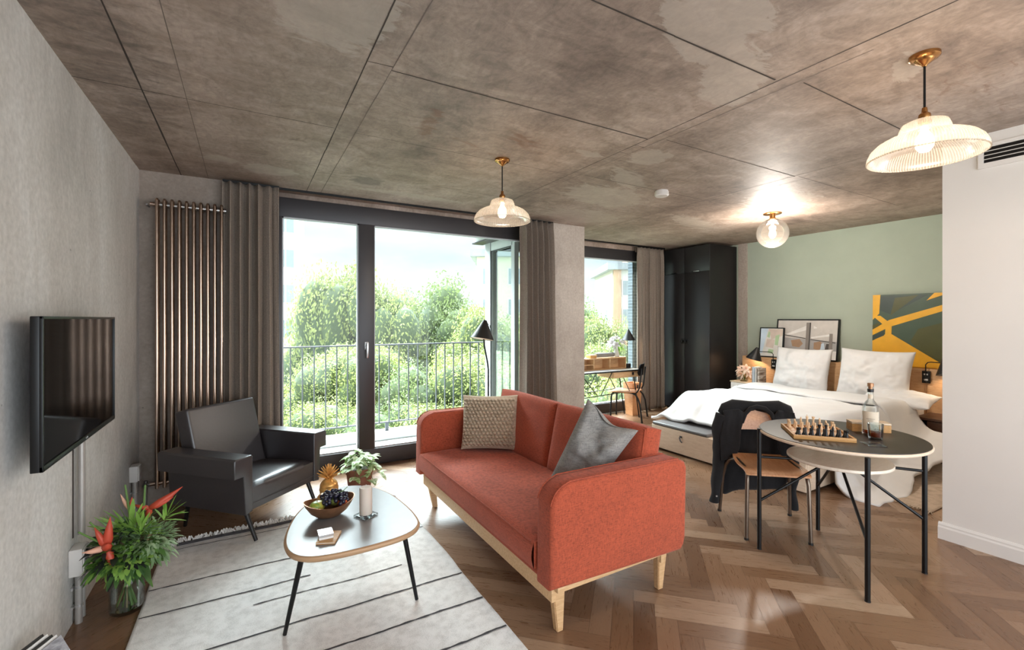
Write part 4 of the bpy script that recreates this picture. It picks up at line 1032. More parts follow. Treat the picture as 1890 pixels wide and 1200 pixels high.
# ================================================================== ROUND TABLE AND WHAT STANDS ON IT
TZ = .75
def dining_table():
    cx, cy = 3.032, 1.372; t = thing('round_table', 'round dining table with a black top and thin black tube legs', 'table', (cx, cy, 0)); r = .415
    part('tabletop', B().lathe([(0, TZ), (r-.004, TZ), (r-.003, TZ-.003), (0, TZ-.003)], (cx, cy, 0), 96), 'blacktop', t)
    part('plywood_edge', B().lathe([(0, TZ-.003), (r-.002, TZ-.003), (r+.003, TZ-.009), (r+.001, TZ-.018), (r-.008, TZ-.022), (0, TZ-.022)], (cx, cy, 0), 96), 'ply', t, ang=60, label='pale plywood edge')
    sx, sy, sz, sr = 3.075, 1.395, .60, .265
    part('shelf', B().lathe([(0, sz), (sr-.003, sz), (sr, sz-.004), (sr, sz-.014), (sr-.004, sz-.018), (0, sz-.018)], (sx, sy, 0), 72), 'plyshelf', t, label='smaller round plywood shelf')
    hub = (sx, sy, sz-.03)
    part('hub', B().cyl((sx, sy, sz-.05), (sx, sy, sz-.018), .03), 'black', t)
    L = [(2.757, 1.688), (2.716, 1.098), (3.298, 1.06), (3.352, 1.642)]
    for k, (x, y) in enumerate(L):
        lg = part('leg', B().cyl((x, y, .004), (x, y, TZ-.022 if k else TZ+.0), .0125, n=16), 'black', t)
        part('foot_cap', B().cyl((x, y, 0), (x, y, .006), .0135, n=16), 'blackmatt', lg)
        part('diagonal_brace', B().cyl((x, y, .30), (sx+(x-sx)*.12, sy+(y-sy)*.12, sz-.035), .008, n=12), 'black', t)
        if k in (0, 2):
            d = Vector((sx-x, sy-y, 0)); l = d.length; d.normalize(); e = Vector((x, y, sz-.012))+d*(l-sr+.05)
            part('cross_bar', B().cyl((x, y, sz-.026), (e.x, e.y, sz-.026), .008, n=12), 'black', t)
dining_table()
CA = math.radians(-48.5); CC = Vector((2.903, 1.432, TZ)); CU = Vector((math.cos(CA), math.sin(CA), 0)); CV = Vector((-math.sin(CA), math.cos(CA), 0))
def chess():
    M = Matrix.Translation(CC) @ Matrix.Rotation(CA, 4, 'Z'); S_ = .302
    t = thing('chess_board', 'wooden chess board with a raised rim on the black round table', 'chess board', CC, CA)
    part('board_base', B().box((0, 0, .005), (S_-.01, S_-.01, .01)), 'palewood', t, local=True)
    h = S_/2
    for c, d in (((0, -h+.006, .011), (S_, .012, .022)), ((0, h-.006, .011), (S_, .012, .022)), ((-h+.006, 0, .011), (.012, S_-.024, .022)), ((h-.006, 0, .011), (.012, S_-.024, .022))):
        part('rim', B().box(c, d, 0, .001), 'boxwood', t, local=True)
    q = .2656/8; a = B(); b = B()
    for i in range(8):
        for j in range(8): (a if (i+j) % 2 else b).box(((i-3.5)*q, (j-3.5)*q, .0104), (q-.0006, q-.0006, .001))
    part('light_squares', a, 'palewood', t, local=True); part('dark_squares', b, 'seatwood', t, local=True)
    base = [(0, 0), (.0105, 0), (.0115, .002), (.0105, .006), (.0075, .009)]
    P = dict(
      pawn=base+[(.0048, .018), (.0045, .022), (.0062, .0235), (.0045, .025), (.0055, .029), (.0052, .033), (.003, .036), (0, .037)],
      rook=base+[(.0062, .02), (.0058, .030), (.0082, .032), (.0086, .041), (.0062, .041), (.0060, .037), (0, .037)],
      bishop=base+[(.0052, .022), (.0045, .034), (.0072, .036), (.0042, .038), (.0058, .044), (.0048, .050), (.002, .054), (.0022, .057), (0, .058)],
      queen=base+[(.0058, .024), (.0045, .042), (.0075, .044), (.0045, .046), (.0078, .058), (.0050, .058), (.0025, .062), (0, .063)],
      king=base+[(.006, .024), (.0048, .045), (.0078, .047), (.005, .049), (.0072, .060), (.003, .063), (0, .064)],
      knight=base+[(.0065, .014), (.006, .017), (0, .018)])
    P = {a: [(r*1.08, z*1.14) for r, z in b] for a, b in P.items()}
    protos = {}
    for ci, (col, mat, side) in enumerate((('pale', 'chesslight', 'far'), ('black', 'blackmatt', 'near'))):
        order = ['rook', 'knight', 'bishop', 'queen', 'king', 'bishop', 'knight', 'rook'] if ci else ['rook', 'knight', 'bishop', 'king', 'queen', 'bishop', 'knight', 'rook']
        for rank in (0, 1):
            for k in range(8):
                kind = 'pawn' if rank else order[k]
                if ci == 0: px_, py_ = (k-3.5)*q, (3.5-rank)*q
                else: px_, py_ = (k-3.5)*q, (-3.5+rank)*q
                pos = M @ Vector((px_, py_, .0112))
                where = {'pawn': 'chess pawn in the row of %s pawns' % col, 'rook': 'chess rook at an end of the %s back row' % col, 'knight': 'chess knight in the %s back row' % col, 'bishop': 'chess bishop in the %s back row' % col, 'queen': 'chess queen in the middle of the %s back row' % col, 'king': 'chess king with a cross in the %s back row' % col}[kind]
                lab = '%s chess %s, %s in the %s row' % ({'pale': 'pale wooden', 'black': 'black'}[col], kind, ['leftmost piece', 'second piece from the left', 'third piece from the left', 'fourth piece from the left', 'fourth piece from the right', 'third piece from the right', 'second piece from the right', 'rightmost piece'][k], 'inner' if rank else 'outer')
                key = (col, kind)
                if key not in protos:
                    t = thing('chess_'+kind, lab, 'chess piece', pos, CA, group='%s chess pieces' % col)
                    part('piece_body', B().lathe(P[kind], (0, 0, 0), 18), mat, t, local=True, ang=50)
                    if kind == 'king': part('cross', B().box((0, 0, .077), (.0018, .0018, .011)).box((0, 0, .078), (.006, .0016, .0016)), mat, t, local=True)
                    if kind == 'queen': part('coronet', B().lathe([(.0084, .065), (.0092, .070), (.0070, .069), (0, .066)], (0, 0, 0), 12), mat, t, local=True)
                    if kind == 'knight':
                        hp = [(-.007, .018), (.006, .015), (.0065, .025), (.003, .032), (.009, .033), (.011, .038), (.006, .045), (.001, .048), (-.001, .051), (-.003, .047), (-.0075, .04), (-.008, .028)]
                        part('horse_head', B().prism(hp, -.004, .004, M=Matrix(((0, 0, 1, 0), (1 if ci else -1, 0, 0, 0), (0, 1, 0, 0), (0, 0, 0, 1))), bev=.0012), mat, t, local=True)
                    protos[key] = t
                else: dup(protos[key], pos, label=lab)
MT['chesslight'] = plain('pale_chess_wood', '#d9b893', .4, var=.1, scale=60, bump=0)
chess()
def drinks():
    x, y = 3.165, 1.265; c = (x, y, TZ)
    t = thing('whisky_bottle', 'clear whisky bottle with a cream label on the round table', 'bottle', c)
    prof = [(0, 0), (.038, 0), (.041, .004), (.041, .15), (.038, .172), (.028, .19), (.017, .205), (.0145, .22), (.0145, .27), (.016, .272), (.016, .28), (.013, .282), (.012, .28), (.012, .21), (.025, .187), (.034, .17), (.0375, .15), (.0375, .012), (0, .010)]
    part('bottle_glass', B().lathe(prof, c, 40), 'clear', t)
    part('whisky', B().lathe([(0, .011), (.0368, .0125), (.0368, .048), (0, .048)], c, 32), 'whisky', t)
    part('stopper', B().lathe([(0, .262), (.0115, .262), (.0115, .283), (.0155, .284), (.0155, .302), (.0145, .304), (0, .304)], c, 24), 'copper', t)
    part('neck_band', B().lathe([(.0152, .252), (.0162, .270)], c, 24), 'blackmatt', t)
    m = B(); a0 = math.atan2(-y, -x)
    m.grid(lambda u, v: (x+.0415*math.cos(a0+(u-.5)*2.3), y+.0415*math.sin(a0+(u-.5)*2.3), TZ+.034+.108*v), 20, 1); lb = part('label', m, 'labelpaper', t, ang=180, label='cream paper label with a line of small dark writing')
    m = B(); rr = random.Random(4)
    for row, (zz, w) in enumerate(((.098, .5), (.088, .3))):
        k = -w
        while k < w:
            s_ = rr.uniform(.03, .08)
            aa = a0+k; m.poly([(x+.0418*math.cos(aa+u), y+.0418*math.sin(aa+u), TZ+zz+v) for u, v in ((0, 0), (s_*.5, 0), (s_*.7, rr.uniform(.002, .005)), (s_*.2, rr.uniform(.002, .005)))]); k += s_*1.2
    part('lettering', m, 'blackmatt', lb)
    part('neck_seal', B().grid(lambda u, v: (x+.0158*math.cos(a0+(u-.5)*1.6), y+.0158*math.sin(a0+(u-.5)*1.6), TZ+.215+.024*v), 10, 1), 'labelpaper', t)
    gx, gy = 3.075, 1.205; c2 = (gx, gy, TZ)
    g = thing('whisky_glass', 'short tumbler of whisky with ice in front of the bottle', 'glass', c2)
    part('tumbler_glass', B().lathe([(0, 0), (.030, 0), (.033, .006), (.036, .05), (.038, .088), (.036, .089), (.0335, .05), (.031, .016), (0, .013)], c2, 36), 'clear2', g)
    part('whisky', B().lathe([(0, .0145), (.0305, .017), (.0325, .040), (0, .040)], c2, 28), 'whisky', g)
    for k, (dx, dy, dz, rz) in enumerate(((-.010, .004, .043, .3), (.012, -.004, .047, 1.1), (.0, .0, .062, .7))):
        part('ice_cube', B().box((gx+dx, gy+dy, TZ+dz), (.022, .022, .022), rz, .004), 'clear', g)
    t = thing('wooden_box', 'plain pine box lying behind the whisky bottle on the round table', 'box', (3.29, 1.30, TZ))
    M = Matrix.Translation((3.262, 1.335, TZ)) @ Matrix.Rotation(math.radians(-46), 4, 'Z') 
    part('box_body', B().box((0, 0, 0), (.20, .082, .044), M=M @ Matrix.Translation((0.02, 0, .022))), 'boxwood', t)
    part('lid', B().box((0, 0, 0), (.202, .084, .010), M=M @ Matrix.Translation((0.02, 0, .051))), 'palewood', t)
    t = thing('coaster', 'clear glass coaster lying beside the tumbler near the table edge', 'coaster', (2.93, 1.17, TZ))
    part('coaster_slab', B().box((2.935, 1.16, TZ+.0025), (.09, .09, .004), .8, .001), 'clear2', t)
MT['labelpaper'] = plain('bottle_label', '#cbbba6', .6, var=.05, bump=0)
drinks()

# ================================================================== CHAIR WITH JACKET
def school_chair(name, label, loc, rz, tube, seatm, sh=.455, top=.79, sc_=1.0, backm=None):
    t = thing(name, label, 'chair', loc, rz); r = .0125*sc_
    hw = .185*sc_
    for s in (-1, 1):
        part('front_leg', B().tube([(s*.19*sc_, -.225*sc_, .008), (s*.182*sc_, -.215*sc_, sh*.8), (s*.178*sc_, -.205*sc_, sh-.045), (s*.172*sc_, -.18*sc_, sh-.02), (s*.17*sc_, -.12*sc_, sh-.014), (s*.165*sc_, .13*sc_, sh-.014)], r, 12), tube, t, local=True)
        part('rear_leg', B().tube([(s*.24*sc_, .22*sc_, .008), (s*.225*sc_, .19*sc_, sh*.6), (s*.212*sc_, .165*sc_, sh-.09), (s*.195*sc_, .13*sc_, sh-.04), (s*.175*sc_, .08*sc_, sh-.02), (s*.155*sc_, .03*sc_, sh-.016)], r, 12), tube, t, local=True)
        part('back_post', B().tube([(s*.165*sc_, .10*sc_, sh-.014), (s*.168*sc_, .145*sc_, sh+.0), (s*.165*sc_, .175*sc_, sh+.06), (s*.16*sc_, .205*sc_, top-.06)], r*.85, 12), tube, t, local=True)
        for yy, xx in ((-.225, .19), (.22, .24)): part('foot_cap', B().cyl((s*xx*sc_, yy*sc_, 0), (s*xx*sc_, yy*sc_, .014), r*1.15), 'blackmatt', t, local=True)
    m = B()
    def seat(zo):
        def fn(u, v):
            a = 2*u-1; y = -.245+.40*v; w = (.192+.006*math.sin(PI*v))*(1-.10*max(0, v-.5)*2*v)
            cr = 1-(max(0, abs(a)-.86)/.14)**2*.5
            yy = y+ (.02*(1-cr) if v < .5 else -.02*(1-cr))
            z = sh-.012*math.sin(PI*min(1, v*1.1))*(1-a*a*.6)+ (-.020*(max(0, .2-v)/.2)**2) + .01*max(0, v-.7)
            return (a*w*sc_, yy*sc_, z+zo)
        return fn
    m.grid(seat(0), 20, 20); m.grid(seat(-.011), 20, 20)
    for k in (0, 1):
        m.grid(lambda u, v, k=k: Vector(seat(0)(u, k)).lerp(Vector(seat(-.011)(u, k)), v), 20, 1); m.grid(lambda u, v, k=k: Vector(seat(0)(k, u)).lerp(Vector(seat(-.011)(k, u)), v), 20, 1)
    m.weld(1e-4); part('seat', m, seatm, t, local=True, ang=50)
    m = B()
    def bk(o):
        def fn(u, v):
            a = 2*u-1; w = .185*sc_; z0, z1 = top-.165, top
            zz = z0+(z1-z0)*v; k = max(0, abs(a)-.75)/.25; zz = zz+(z0+z1-2*zz)*.5*k*k*.6
            return (a*w, (.192+.02*(v-.5)-.035*(a*a)+o)*sc_, zz)
        return fn
    m.grid(bk(0), 20, 10); m.grid(bk(.011), 20, 10)
    for k in (0, 1):
        m.grid(lambda u, v, k=k: Vector(bk(0)(u, k)).lerp(Vector(bk(.011)(u, k)), v), 20, 1); m.grid(lambda u, v, k=k: Vector(bk(0)(k, u)).lerp(Vector(bk(.011)(k, u)), v), 10, 1)
    m.weld(1e-4); part('backrest', m, backm or seatm, t, local=True, ang=50)
    return t
CH = math.atan2(-.645, .764)
school_chair('dining_chair', 'wooden seated chair with bronze tube legs and a jacket over its back', (3.09, 1.85, 0), CH, 'bronze', 'seatwood')
def jacket():
    t = thing('jacket', 'black jacket draped over the back of the wooden dining chair', 'jacket', (3.09+.645*.24, 1.85+.764*.24, .1), CH)
    # local: x across, y back, z up ; thing sits at chair-local (0,.24)
    def mesh_poly(poly, y0, y1, amp, seed, cut=18):
        # fill a polygon with a grid so folds can be pressed into it
        xs = [p[0] for p in poly]; zs = [p[1] for p in poly]; x0, x1, z0, z1 = min(xs), max(xs), min(zs), max(zs)
        m = B(); bmv = m.b
        vs = [bmv.verts.new((p[0], 0, p[1])) for p in poly]; f = bmv.faces.new(vs)
        for k in range(1, 34):
            for co, no in (((x0+(x1-x0)*k/34, 0, 0), (1, 0, 0)), ((0, 0, z0+(z1-z0)*k/34), (0, 0, 1))):
                bmesh.ops.bisect_plane(bmv, geom=bmv.verts[:]+bmv.edges[:]+bmv.faces[:], plane_co=co, plane_no=no)
        ext = bmesh.ops.extrude_face_region(bmv, geom=bmv.faces[:])
        back = {v for v in ext['geom'] if isinstance(v, bmesh.types.BMVert)}
        def edge_d(x, z):
            d = 9
            for i in range(len(poly)):
                a = Vector(poly[i]); b = Vector(poly[(i+1) % len(poly)]); p = Vector((x, z)); ab = b-a; k = max(0, min(1, (p-a).dot(ab)/max(1e-9, ab.length_squared))); d = min(d, (p-a-ab*k).length)
            return d
        for v in bmv.verts:
            e = min(1, edge_d(v.co.x, v.co.z)/.03)**.5; mid = (y0+y1)/2; th = (y1-y0)/2*(.25+.75*e)
            x_, z_ = v.co.x, v.co.z
            w = noise.noise(Vector((x_*14, z_*3.2, seed)))*amp + noise.noise(Vector((x_*30, z_*12, seed+4)))*amp*.35
            v.co.y = mid+(th if v in back else -th)+w
        return m
    body = [(-.19, .690), (-.165, .692), (.165, .692), (.20, .672), (.235, .60), (.245, .48), (.255, .30), (.25, .17), (.20, .075), (.10, .075), (.02, .06), (-.10, .06), (-.20, .02), (-.26, .03), (-.255, .2), (-.262, .36), (-.245, .55)]
    part('jacket_back', mesh_poly(body, -.012, .03, .022, 3), 'denim', t, local=True, ang=180)
    yoke = B().tube([(-.225, -.045, .625), (-.20, -.048, .66), (-.15, -.045, .683), (0, -.02, .690), (.15, -.045, .683), (.20, -.048, .66), (.225, -.045, .625)], [.04, .055, .055, .034, .055, .055, .04], 14)
    part('shoulder_yoke', yoke.jitter(.006, 14, 2), 'denim', t, local=True, ang=180)
    lf = [(-.235, .665), (-.13, .680), (-.085, .645), (-.115, .53), (-.125, .40), (-.15, .33), (-.25, .30), (-.258, .45), (-.235, .60)]
    part('front_panel', mesh_poly(lf, -.118, -.092, .016, 8), 'denim', t, local=True, ang=180)
    rf = [(.235, .665), (.13, .680), (.085, .62), (.12, .52), (.135, .40), (.16, .34), (.25, .32), (.25, .45), (.235, .60)]
    part('front_panel', mesh_poly(rf[::-1], -.118, -.092, .016, 5), 'denim', t, local=True, ang=180)
    cl = B().tube([(-.105, -.112, .58), (-.088, -.108, .645), (-.045, -.09, .683), (.0, -.075, .695), (.05, -.09, .683), (.088, -.108, .650), (.11, -.112, .58)], [.008, .014, .016, .016, .016, .014, .008], 10)
    part('collar', cl.jitter(.003, 30, 3), 'denim', t, local=True, ang=180)
    def sleeve(pts, rs, seed):
        P = smooth_curve(pts, 9); n = len(P); rr = [rs[0]+(rs[-1]-rs[0])*i/(n-1) for i in range(n)]
        rr = [r*(1+.05*math.sin(i*.9+seed)+.04*math.sin(i*.4)) for i, r in enumerate(rr)]
        m = B().tube(P, rr, 16)
        for v in m.b.verts: v.co.y = P[0][1]*0 + v.co.y
        m.jitter(.014, 7, seed); return m
    s1 = part('sleeve', sleeve([(-.215, -.05, .62), (-.245, -.05, .48), (-.25, -.04, .33), (-.262, -.045, .16), (-.285, -.04, -.03)], (.058, .034), 1), 'denim', t, local=True, ang=180)
    part('cuff_button', B().cyl((-.262, -.078, .02), (-.262, -.084, .02), .006, n=12), 'silver', s1, local=True) if False else None
    part('cuff_button', B().cyl((-.275, -.076, .03), (-.275, -.083, .03), .006, n=12), 'silver', t, local=True)
    part('sleeve', sleeve([(.215, -.015, .62), (.25, .0, .48), (.262, .01, .30), (.272, .02, .10), (.285, .03, -.07)], (.055, .026), 4), 'denim', t, local=True, ang=180)
def smooth_curve(P, n):
    P = [Vector(p) for p in P]; Q = [P[0]]+P+[P[-1]]; out = []
    for i in range(1, len(Q)-2):
        p0, p1, p2, p3 = Q[i-1:i+3]
        for k in range(n):
            t = k/n; out.append(.5*((2*p1)+(-p0+p2)*t+(2*p0-5*p1+4*p2-p3)*t*t+(-p0+3*p1-3*p2+p3)*t**3))
    out.append(P[-1]); return out
jacket()
# ================================================================== WARDROBE
def wardrobe():
    x0, x1, y0, y1, z1 = 5.85, 6.49, 4.33, 5.17, 2.535; t = thing('wardrobe', 'tall black wardrobe with two tall doors and two small top doors', 'wardrobe', ((x0+x1)/2, (y0+y1)/2, 0))
    m = B().bx(x0+.022, x1, y0, y1, .04, z1, .002); part('carcass', m, 'blackmatt', t); part('plinth', B().bx(x0+.05, x1, y0+.01, y1-.01, 0, .04), 'black', t)
    ys = 4.775; zs = 2.14
    for a, b in ((y0+.002, ys-.002), (ys+.002, y1-.002)):
        d = part('door', B().bx(x0, x0+.02, a, b, .045, zs-.003, .002), 'wardrobe_paint', t)
        yy = b-.03 if a < ys-.1 and b < ys+.1 else a+.03
        part('handle', B().lathe([(0, 0), (.010, 0), (.010, .02), (.018, .026), (.018, .034), (0, .036)], (0, 0, 0), 16), 'black', d) if False else None
        k = B().lathe([(0, 0), (.010, 0), (.010, .02), (.020, .026), (.020, .036), (0, .038)], (0, 0, 0), 16); place(k, Matrix.Translation((x0, yy, 1.09)) @ Matrix.Rotation(-PI/2, 4, 'Y')); k.bx(x0-.004, x0, yy-.025, yy+.025, 1.05, 1.13, .001); part('knob', k, 'black', d)
        d = part('top_door', B().bx(x0, x0+.02, a, b, zs+.003, z1-.003, .002), 'wardrobe_paint', t)
        yc = (a+b)/2
        part('handle', B().bx(x0-.018, x0, yc-.05, yc+.05, zs+.004, zs+.02, .003), 'chrome' if a < ys-.1 else 'black', d)
MT['wardrobe_paint'] = plain('black_wardrobe_paint', '#1f1d1e', .33, var=.06, scale=3, bump=0)
wardrobe()

# ================================================================== BED
def bed():
    t = thing('bed', 'double bed with a birch plywood base box and white bedding', 'bed', (5.1, 2.8, 0))
    x0, x1, y0, y1 = 3.9, 6.34, 2.0, 3.625
    part('bed_base', B().bx(x0+.02, x1, y0, y1, .03, .262, .002), 'ply', t)
    for a, b in ((y0, 2.80), (2.806, y1)):
        d = part('drawer', B().bx(x0, x0+.019, a+.002, b-.002, .025, .262, .002), 'ply', t)
        yc = (a+b)/2
        m = B().tube([(x0-.002, yc+.012, .20), (x0-.022, yc+.014, .198), (x0-.024, yc+.0, .168), (x0-.006, yc-.004, .150)], .007, 8).box((x0-.003, yc+.012, .205), (.006, .03, .02), bev=.002)
        part('strap_handle', m, 'leather', d)
    part('plinth', B().bx(x0+.06, x1-.05, y0+.05, y1-.05, 0, .03), 'black', t)
    part('mattress', B().bx(4.27, 6.3, y0+.02, y1-.02, .262, .50, .05, 4), 'linen', t)
    hb = part('headboard', B().bx(6.34, 6.49, 1.25, 4.14, .0, .89, .003), 'headply', t)
    for yy in (1.6, 2.55, 3.4): part('board_joint', B().bx(6.337, 6.342, yy-.001, yy+.001, .02, .885), 'joint', hb)
bed()
def pad():
    t = thing('bench_pad', 'grey leather pad lying on the foot end of the bed box', 'bench pad', (4.07, 3.26, .264))
    part('pad_body', B().bx(3.905, 4.24, 2.92, 3.62, .264, .296, .014, 4), 'padleather', t); part('seam', B().tube([(3.904, 2.93, .28), (3.904, 3.61, .28)], .002, 6), 'black', t)
MT['padleather'] = plain('grey_leather', '#6f6d6e', .4, var=.06, scale=30, bump=.05)
pad()
def duvet():
    t = thing('duvet', 'white duvet spread over the bed and hanging to the floor at the near corner', 'duvet', (5.0, 2.75, .5))
    xa, xb = 4.06, 5.86; ya, yb = 1.62, 3.78
    nu, nv = 110, 120
    def H(x, y):
        # soft step down over the mattress edges
        def sm(d, w): k = max(0, min(1, d/w)); return k*k*(3-2*k)
        foot = sm(x-4.02, .42); near = sm(y-1.80, .26); far = sm(3.80-y, .26)
        top = .575+.012*math.sin(x*2.3+y)+.02*noise.noise(Vector((x*2.2, y*2.2, 1)))
        lowf = .31; z = lowf+(top-lowf)*foot**.8
        lown = .03+.30*max(0, min(1, (x-4.3)/1.6)); z = lown+(z-lown)*near; z = .30+(z-.30)*far
        return z
    def fn(u, v):
        x = xa+(xb-xa)*u; y = ya+(yb-ya)*v
        # edges wander
        x += (1-u)**6*(.03*noise.noise(Vector((y*3, 2, 2)))+.10*(1-v)+.0)
        yy = y+(1-v)**6*(.05*noise.noise(Vector((x*2.5, 4, 2)))-.04*(1-u)+.02)
        yh = max(yy, 1.78)
        z = H(x, yh)
        if v < .09: z -= (.09-v)/.09*(.02+.10*(1-u))
        w = noise.noise(Vector((x*4+y*2.5, y*3-x, 7)))*.020+noise.noise(Vector((x*10, y*7, 3)))*.007
        fold = .024*max(0, math.sin((y*16+3*noise.noise(Vector((x*3, y*3, 0))))))*(1-u)**3
        n_ = Vector((0, 0, 1)); z = max(z+w+fold, .010 if u > .1 or v < .12 else .30)
        return (x, yy+(.03*noise.noise(Vector((x*7, z*3, 5))) if v < .12 else 0), z)
    m = B().grid(fn, nu, nv)
    o = face_up(part('duvet_cover', m, 'duvet', t, ang=180)); s = o.modifiers.new('s', 'SOLIDIFY'); s.thickness = .03; s.offset = -1
    # turned-back upper hem
    def fn2(u, v):
        x = 5.28+.62*u; y = 1.86+1.92*v; e = math.sin(PI*min(1, max(0, u)))
        z = H(x, max(y, 1.84))+.022+.016*e+noise.noise(Vector((x*5, y*4, 9)))*.010
        if v < .06: z -= (.06-v)/.06*.14
        return (x+.03*noise.noise(Vector((y*3, 5, u*2))), y-(.02 if v < .03 else 0), z)
    o = face_up(part('turned_back_edge', B().grid(fn2, 26, 80), 'duvet', t, ang=180)); s = o.modifiers.new('s', 'SOLIDIFY'); s.thickness = .018; s.offset = -1
duvet()
for lab, c, yd, sd, w in (('white square pillow leaning on the headboard at the window side of the bed', (6.17, 3.225, .765), 0, 2, .68), ('white square pillow leaning on the headboard at the side nearer the white wall', (6.15, 2.43, .78), .06, 5, .70)):
    t = thing('pillow', lab, 'pillow', (c[0], c[1], .52), group='white square pillows')
    P = place(cushion(w, .60 if sd == 2 else .62, .24, .07, 56, sd, .014), frame(c, (yd, -1, .0 if sd == 2 else -.02), (.26, 0, 1)))
    part('pillowcase', P, 'linen', t, ang=180)
t = thing('pillow', 'flat white pillow lying behind the two square pillows at the right bed edge', 'pillow', (6.1, 2.2, .52))
part('pillowcase', place(cushion(.62, .36, .14, .06, 40, 9, .012), frame((5.98, 2.14, .585), (0, -1, 0), (1, 0, .25))), 'linen', t, ang=180)

# pictures on the headboard ---------------------------------------------
def picture(name, label, cat, y0, y1, zb, zt, xb, lean, fw, layers, framemat='black', depth=.025):
    # bottom edge at xb, top leaning towards the wall ; layers: list of (material, [(u,v)...]) in 0..1 from the left as seen from the room
    t = thing(name, label, cat, (xb, (y0+y1)/2, zb))
    H = (zt-zb)/math.cos(lean); F = Matrix.Translation((xb, y1, zb)) @ Matrix(((math.sin(lean), 0, 0, 0), (0, 1, 0, 0), (math.cos(lean), 0, 1, 0), (0, 0, 0, 1)))
    X = Vector((0, -1, 0)); Z = Vector((math.sin(lean), 0, math.cos(lean))); N_ = X.cross(Z).normalized()
    if N_.x > 0: N_ = -N_
    O = Vector((xb, y1, zb)); W = y1-y0
    def P(u, v, d): return O+X*(u*W)+Z*(v*H)+N_*d
    def slab(m, u0, u1, v0, v1, d0, d1):
        vs = [m.b.verts.new(P(u, v, d)) for d in (d0, d1) for u, v in ((u0, v0), (u1, v0), (u1, v1), (u0, v1))]
        for q in ((3, 2, 1, 0), (4, 5, 6, 7), (0, 1, 5, 4), (1, 2, 6, 5), (2, 3, 7, 6), (3, 0, 4, 7)): m.b.faces.new([vs[i] for i in q])
    fu, fv = fw/W, fw/H
    if fw:
        m = B(); slab(m, 0, 1, 0, fv, -depth, .004); slab(m, 0, 1, 1-fv, 1, -depth, .004); slab(m, 0, fu, fv, 1-fv, -depth, .004); slab(m, 1-fu, 1, fv, 1-fv, -depth, .004); part('frame', m, framemat, t)
    m = B(); slab(m, fu*.9, 1-fu*.9, fv*.9, 1-fv*.9, -depth, -.002 if fw else .0); part('backing' if fw else 'canvas', m, layers[0][0], t)
    if len(layers) > 1:
        m = B(); mats = []
        for k, (mt, pl) in enumerate(layers[1:]):
            if mt not in mats: mats.append(mt)
            m.mi = mats.index(mt); d = (-.002 if fw else 0)+.0004*(k+1)
            m.poly([P(fu+u*(1-2*fu), fv+v*(1-2*fv), d) for u, v in pl])
        part('printed_image', m, mats, t)
    return t
for nm, cl in (('art_yellow', '#e2a827'), ('art_green', '#3f5140'), ('art_olive', '#4a4c24'), ('art_dark', '#33413b'), ('ph_sky', '#c9c3bd'), ('ph_white', '#e3e0dc'), ('ph_post', '#857d77'), ('ph_dark', '#4d4743'), ('ph_grey', '#a7a4a2'), ('ph_tan', '#a48468'), ('ph_blue', '#c6d6e4'), ('ph_green', '#a9c39a'), ('ph_pale', '#d9d6cf'), ('ph_rose', '#cdbcb0')):
    MT[nm] = plain(nm.replace('art_', 'print_').replace('ph_', 'print_tone_'), cl, .45, var=.08, scale=9, bump=0)
MT['art_y'] = MT['art_yellow']
picture('painting', 'unframed green canvas crossed by thick yellow lines standing on the headboard', 'painting', 1.70, 2.556, .893, 1.715, 6.44, .02, 0, [
  ('art_green',), ('art_olive', [(.5, .52), (1, .70), (1, 0), (.62, .05), (.42, .35)]), ('art_dark', [(.08, .98), (.6, .98), (.2, .72), (.08, .78)]), ('art_olive', [(.25, .95), (.5, .98), (.2, .7)]),
  ('art_y', [(0, 1), (.088, 1), (.075, .73), (.0, .64)]), ('art_y', [(.0, .70), (.09, .70), (.175, .62), (.12, .575)]), ('art_y', [(0, .50), (.19, .64), (.85, .88), (.85, .80), (.2, .545), (0, .42)]),
  ('art_y', [(.15, .60), (.22, .60), (.215, .42), (.145, .42)]), ('art_y', [(.0, .34), (.15, .44), (.22, .44), (.72, .08), (.72, 0), (0, 0)]),
  ('art_olive', [(.0, .56), (.06, .60), (.1, .58), (.0, .50)]), ('art_dark', [(.0, .41), (.13, .48), (.135, .42), (.0, .345)]), ('art_y', [(.58, .90), (.66, 1.0), (1, 1.0), (1, .93), (.75, .97)])], depth=.03)
picture('framed_photo', 'wide black framed photograph of posts and a railing behind the left pillow', 'picture', 2.915, 3.70, .893, 1.428, 6.405, .13, .016, [
  ('ph_sky',), ('ph_white', [(.12, .60), (.50, .86), (.50, .74), (.2, .60)]), ('ph_white', [(.62, .86), (.68, .80), (.62, .78)]), ('ph_white', [(.58, .56), (.92, .66), (.92, .60), (.6, .53)]),
  ('ph_grey', [(.0, .54), (1, .46), (1, .16), (.0, .2)]), ('ph_tan', [(.25, .46), (.4, .50), (.46, .38), (.40, .28), (.28, .30)]), ('ph_tan', [(.64, .42), (.74, .46), (.80, .36), (.72, .22), (.64, .26)]), ('ph_blue', [(.76, .4), (.8, .42), (.82, .26), (.75, .24)]), ('ph_dark', [(.84, .40), (.9, .4), (.92, .24), (.82, .24)]),
  ('ph_white', [(.0, .24), (1, .22), (1, 0), (0, 0)]), ('ph_dark', [(.1, .62), (.50, .53), (.50, .51), (.1, .60)]), ('ph_dark', [(.58, .51), (.98, .44), (.98, .42), (.58, .49)]),
  ('ph_post', [(.50, .94), (.57, .94), (.575, .0), (.505, 0)]), ('ph_dark', [(.555, .94), (.575, .94), (.575, 0), (.555, 0)]), ('ph_post', [(.88, .66), (.93, .66), (.935, 0), (.88, 0)])])
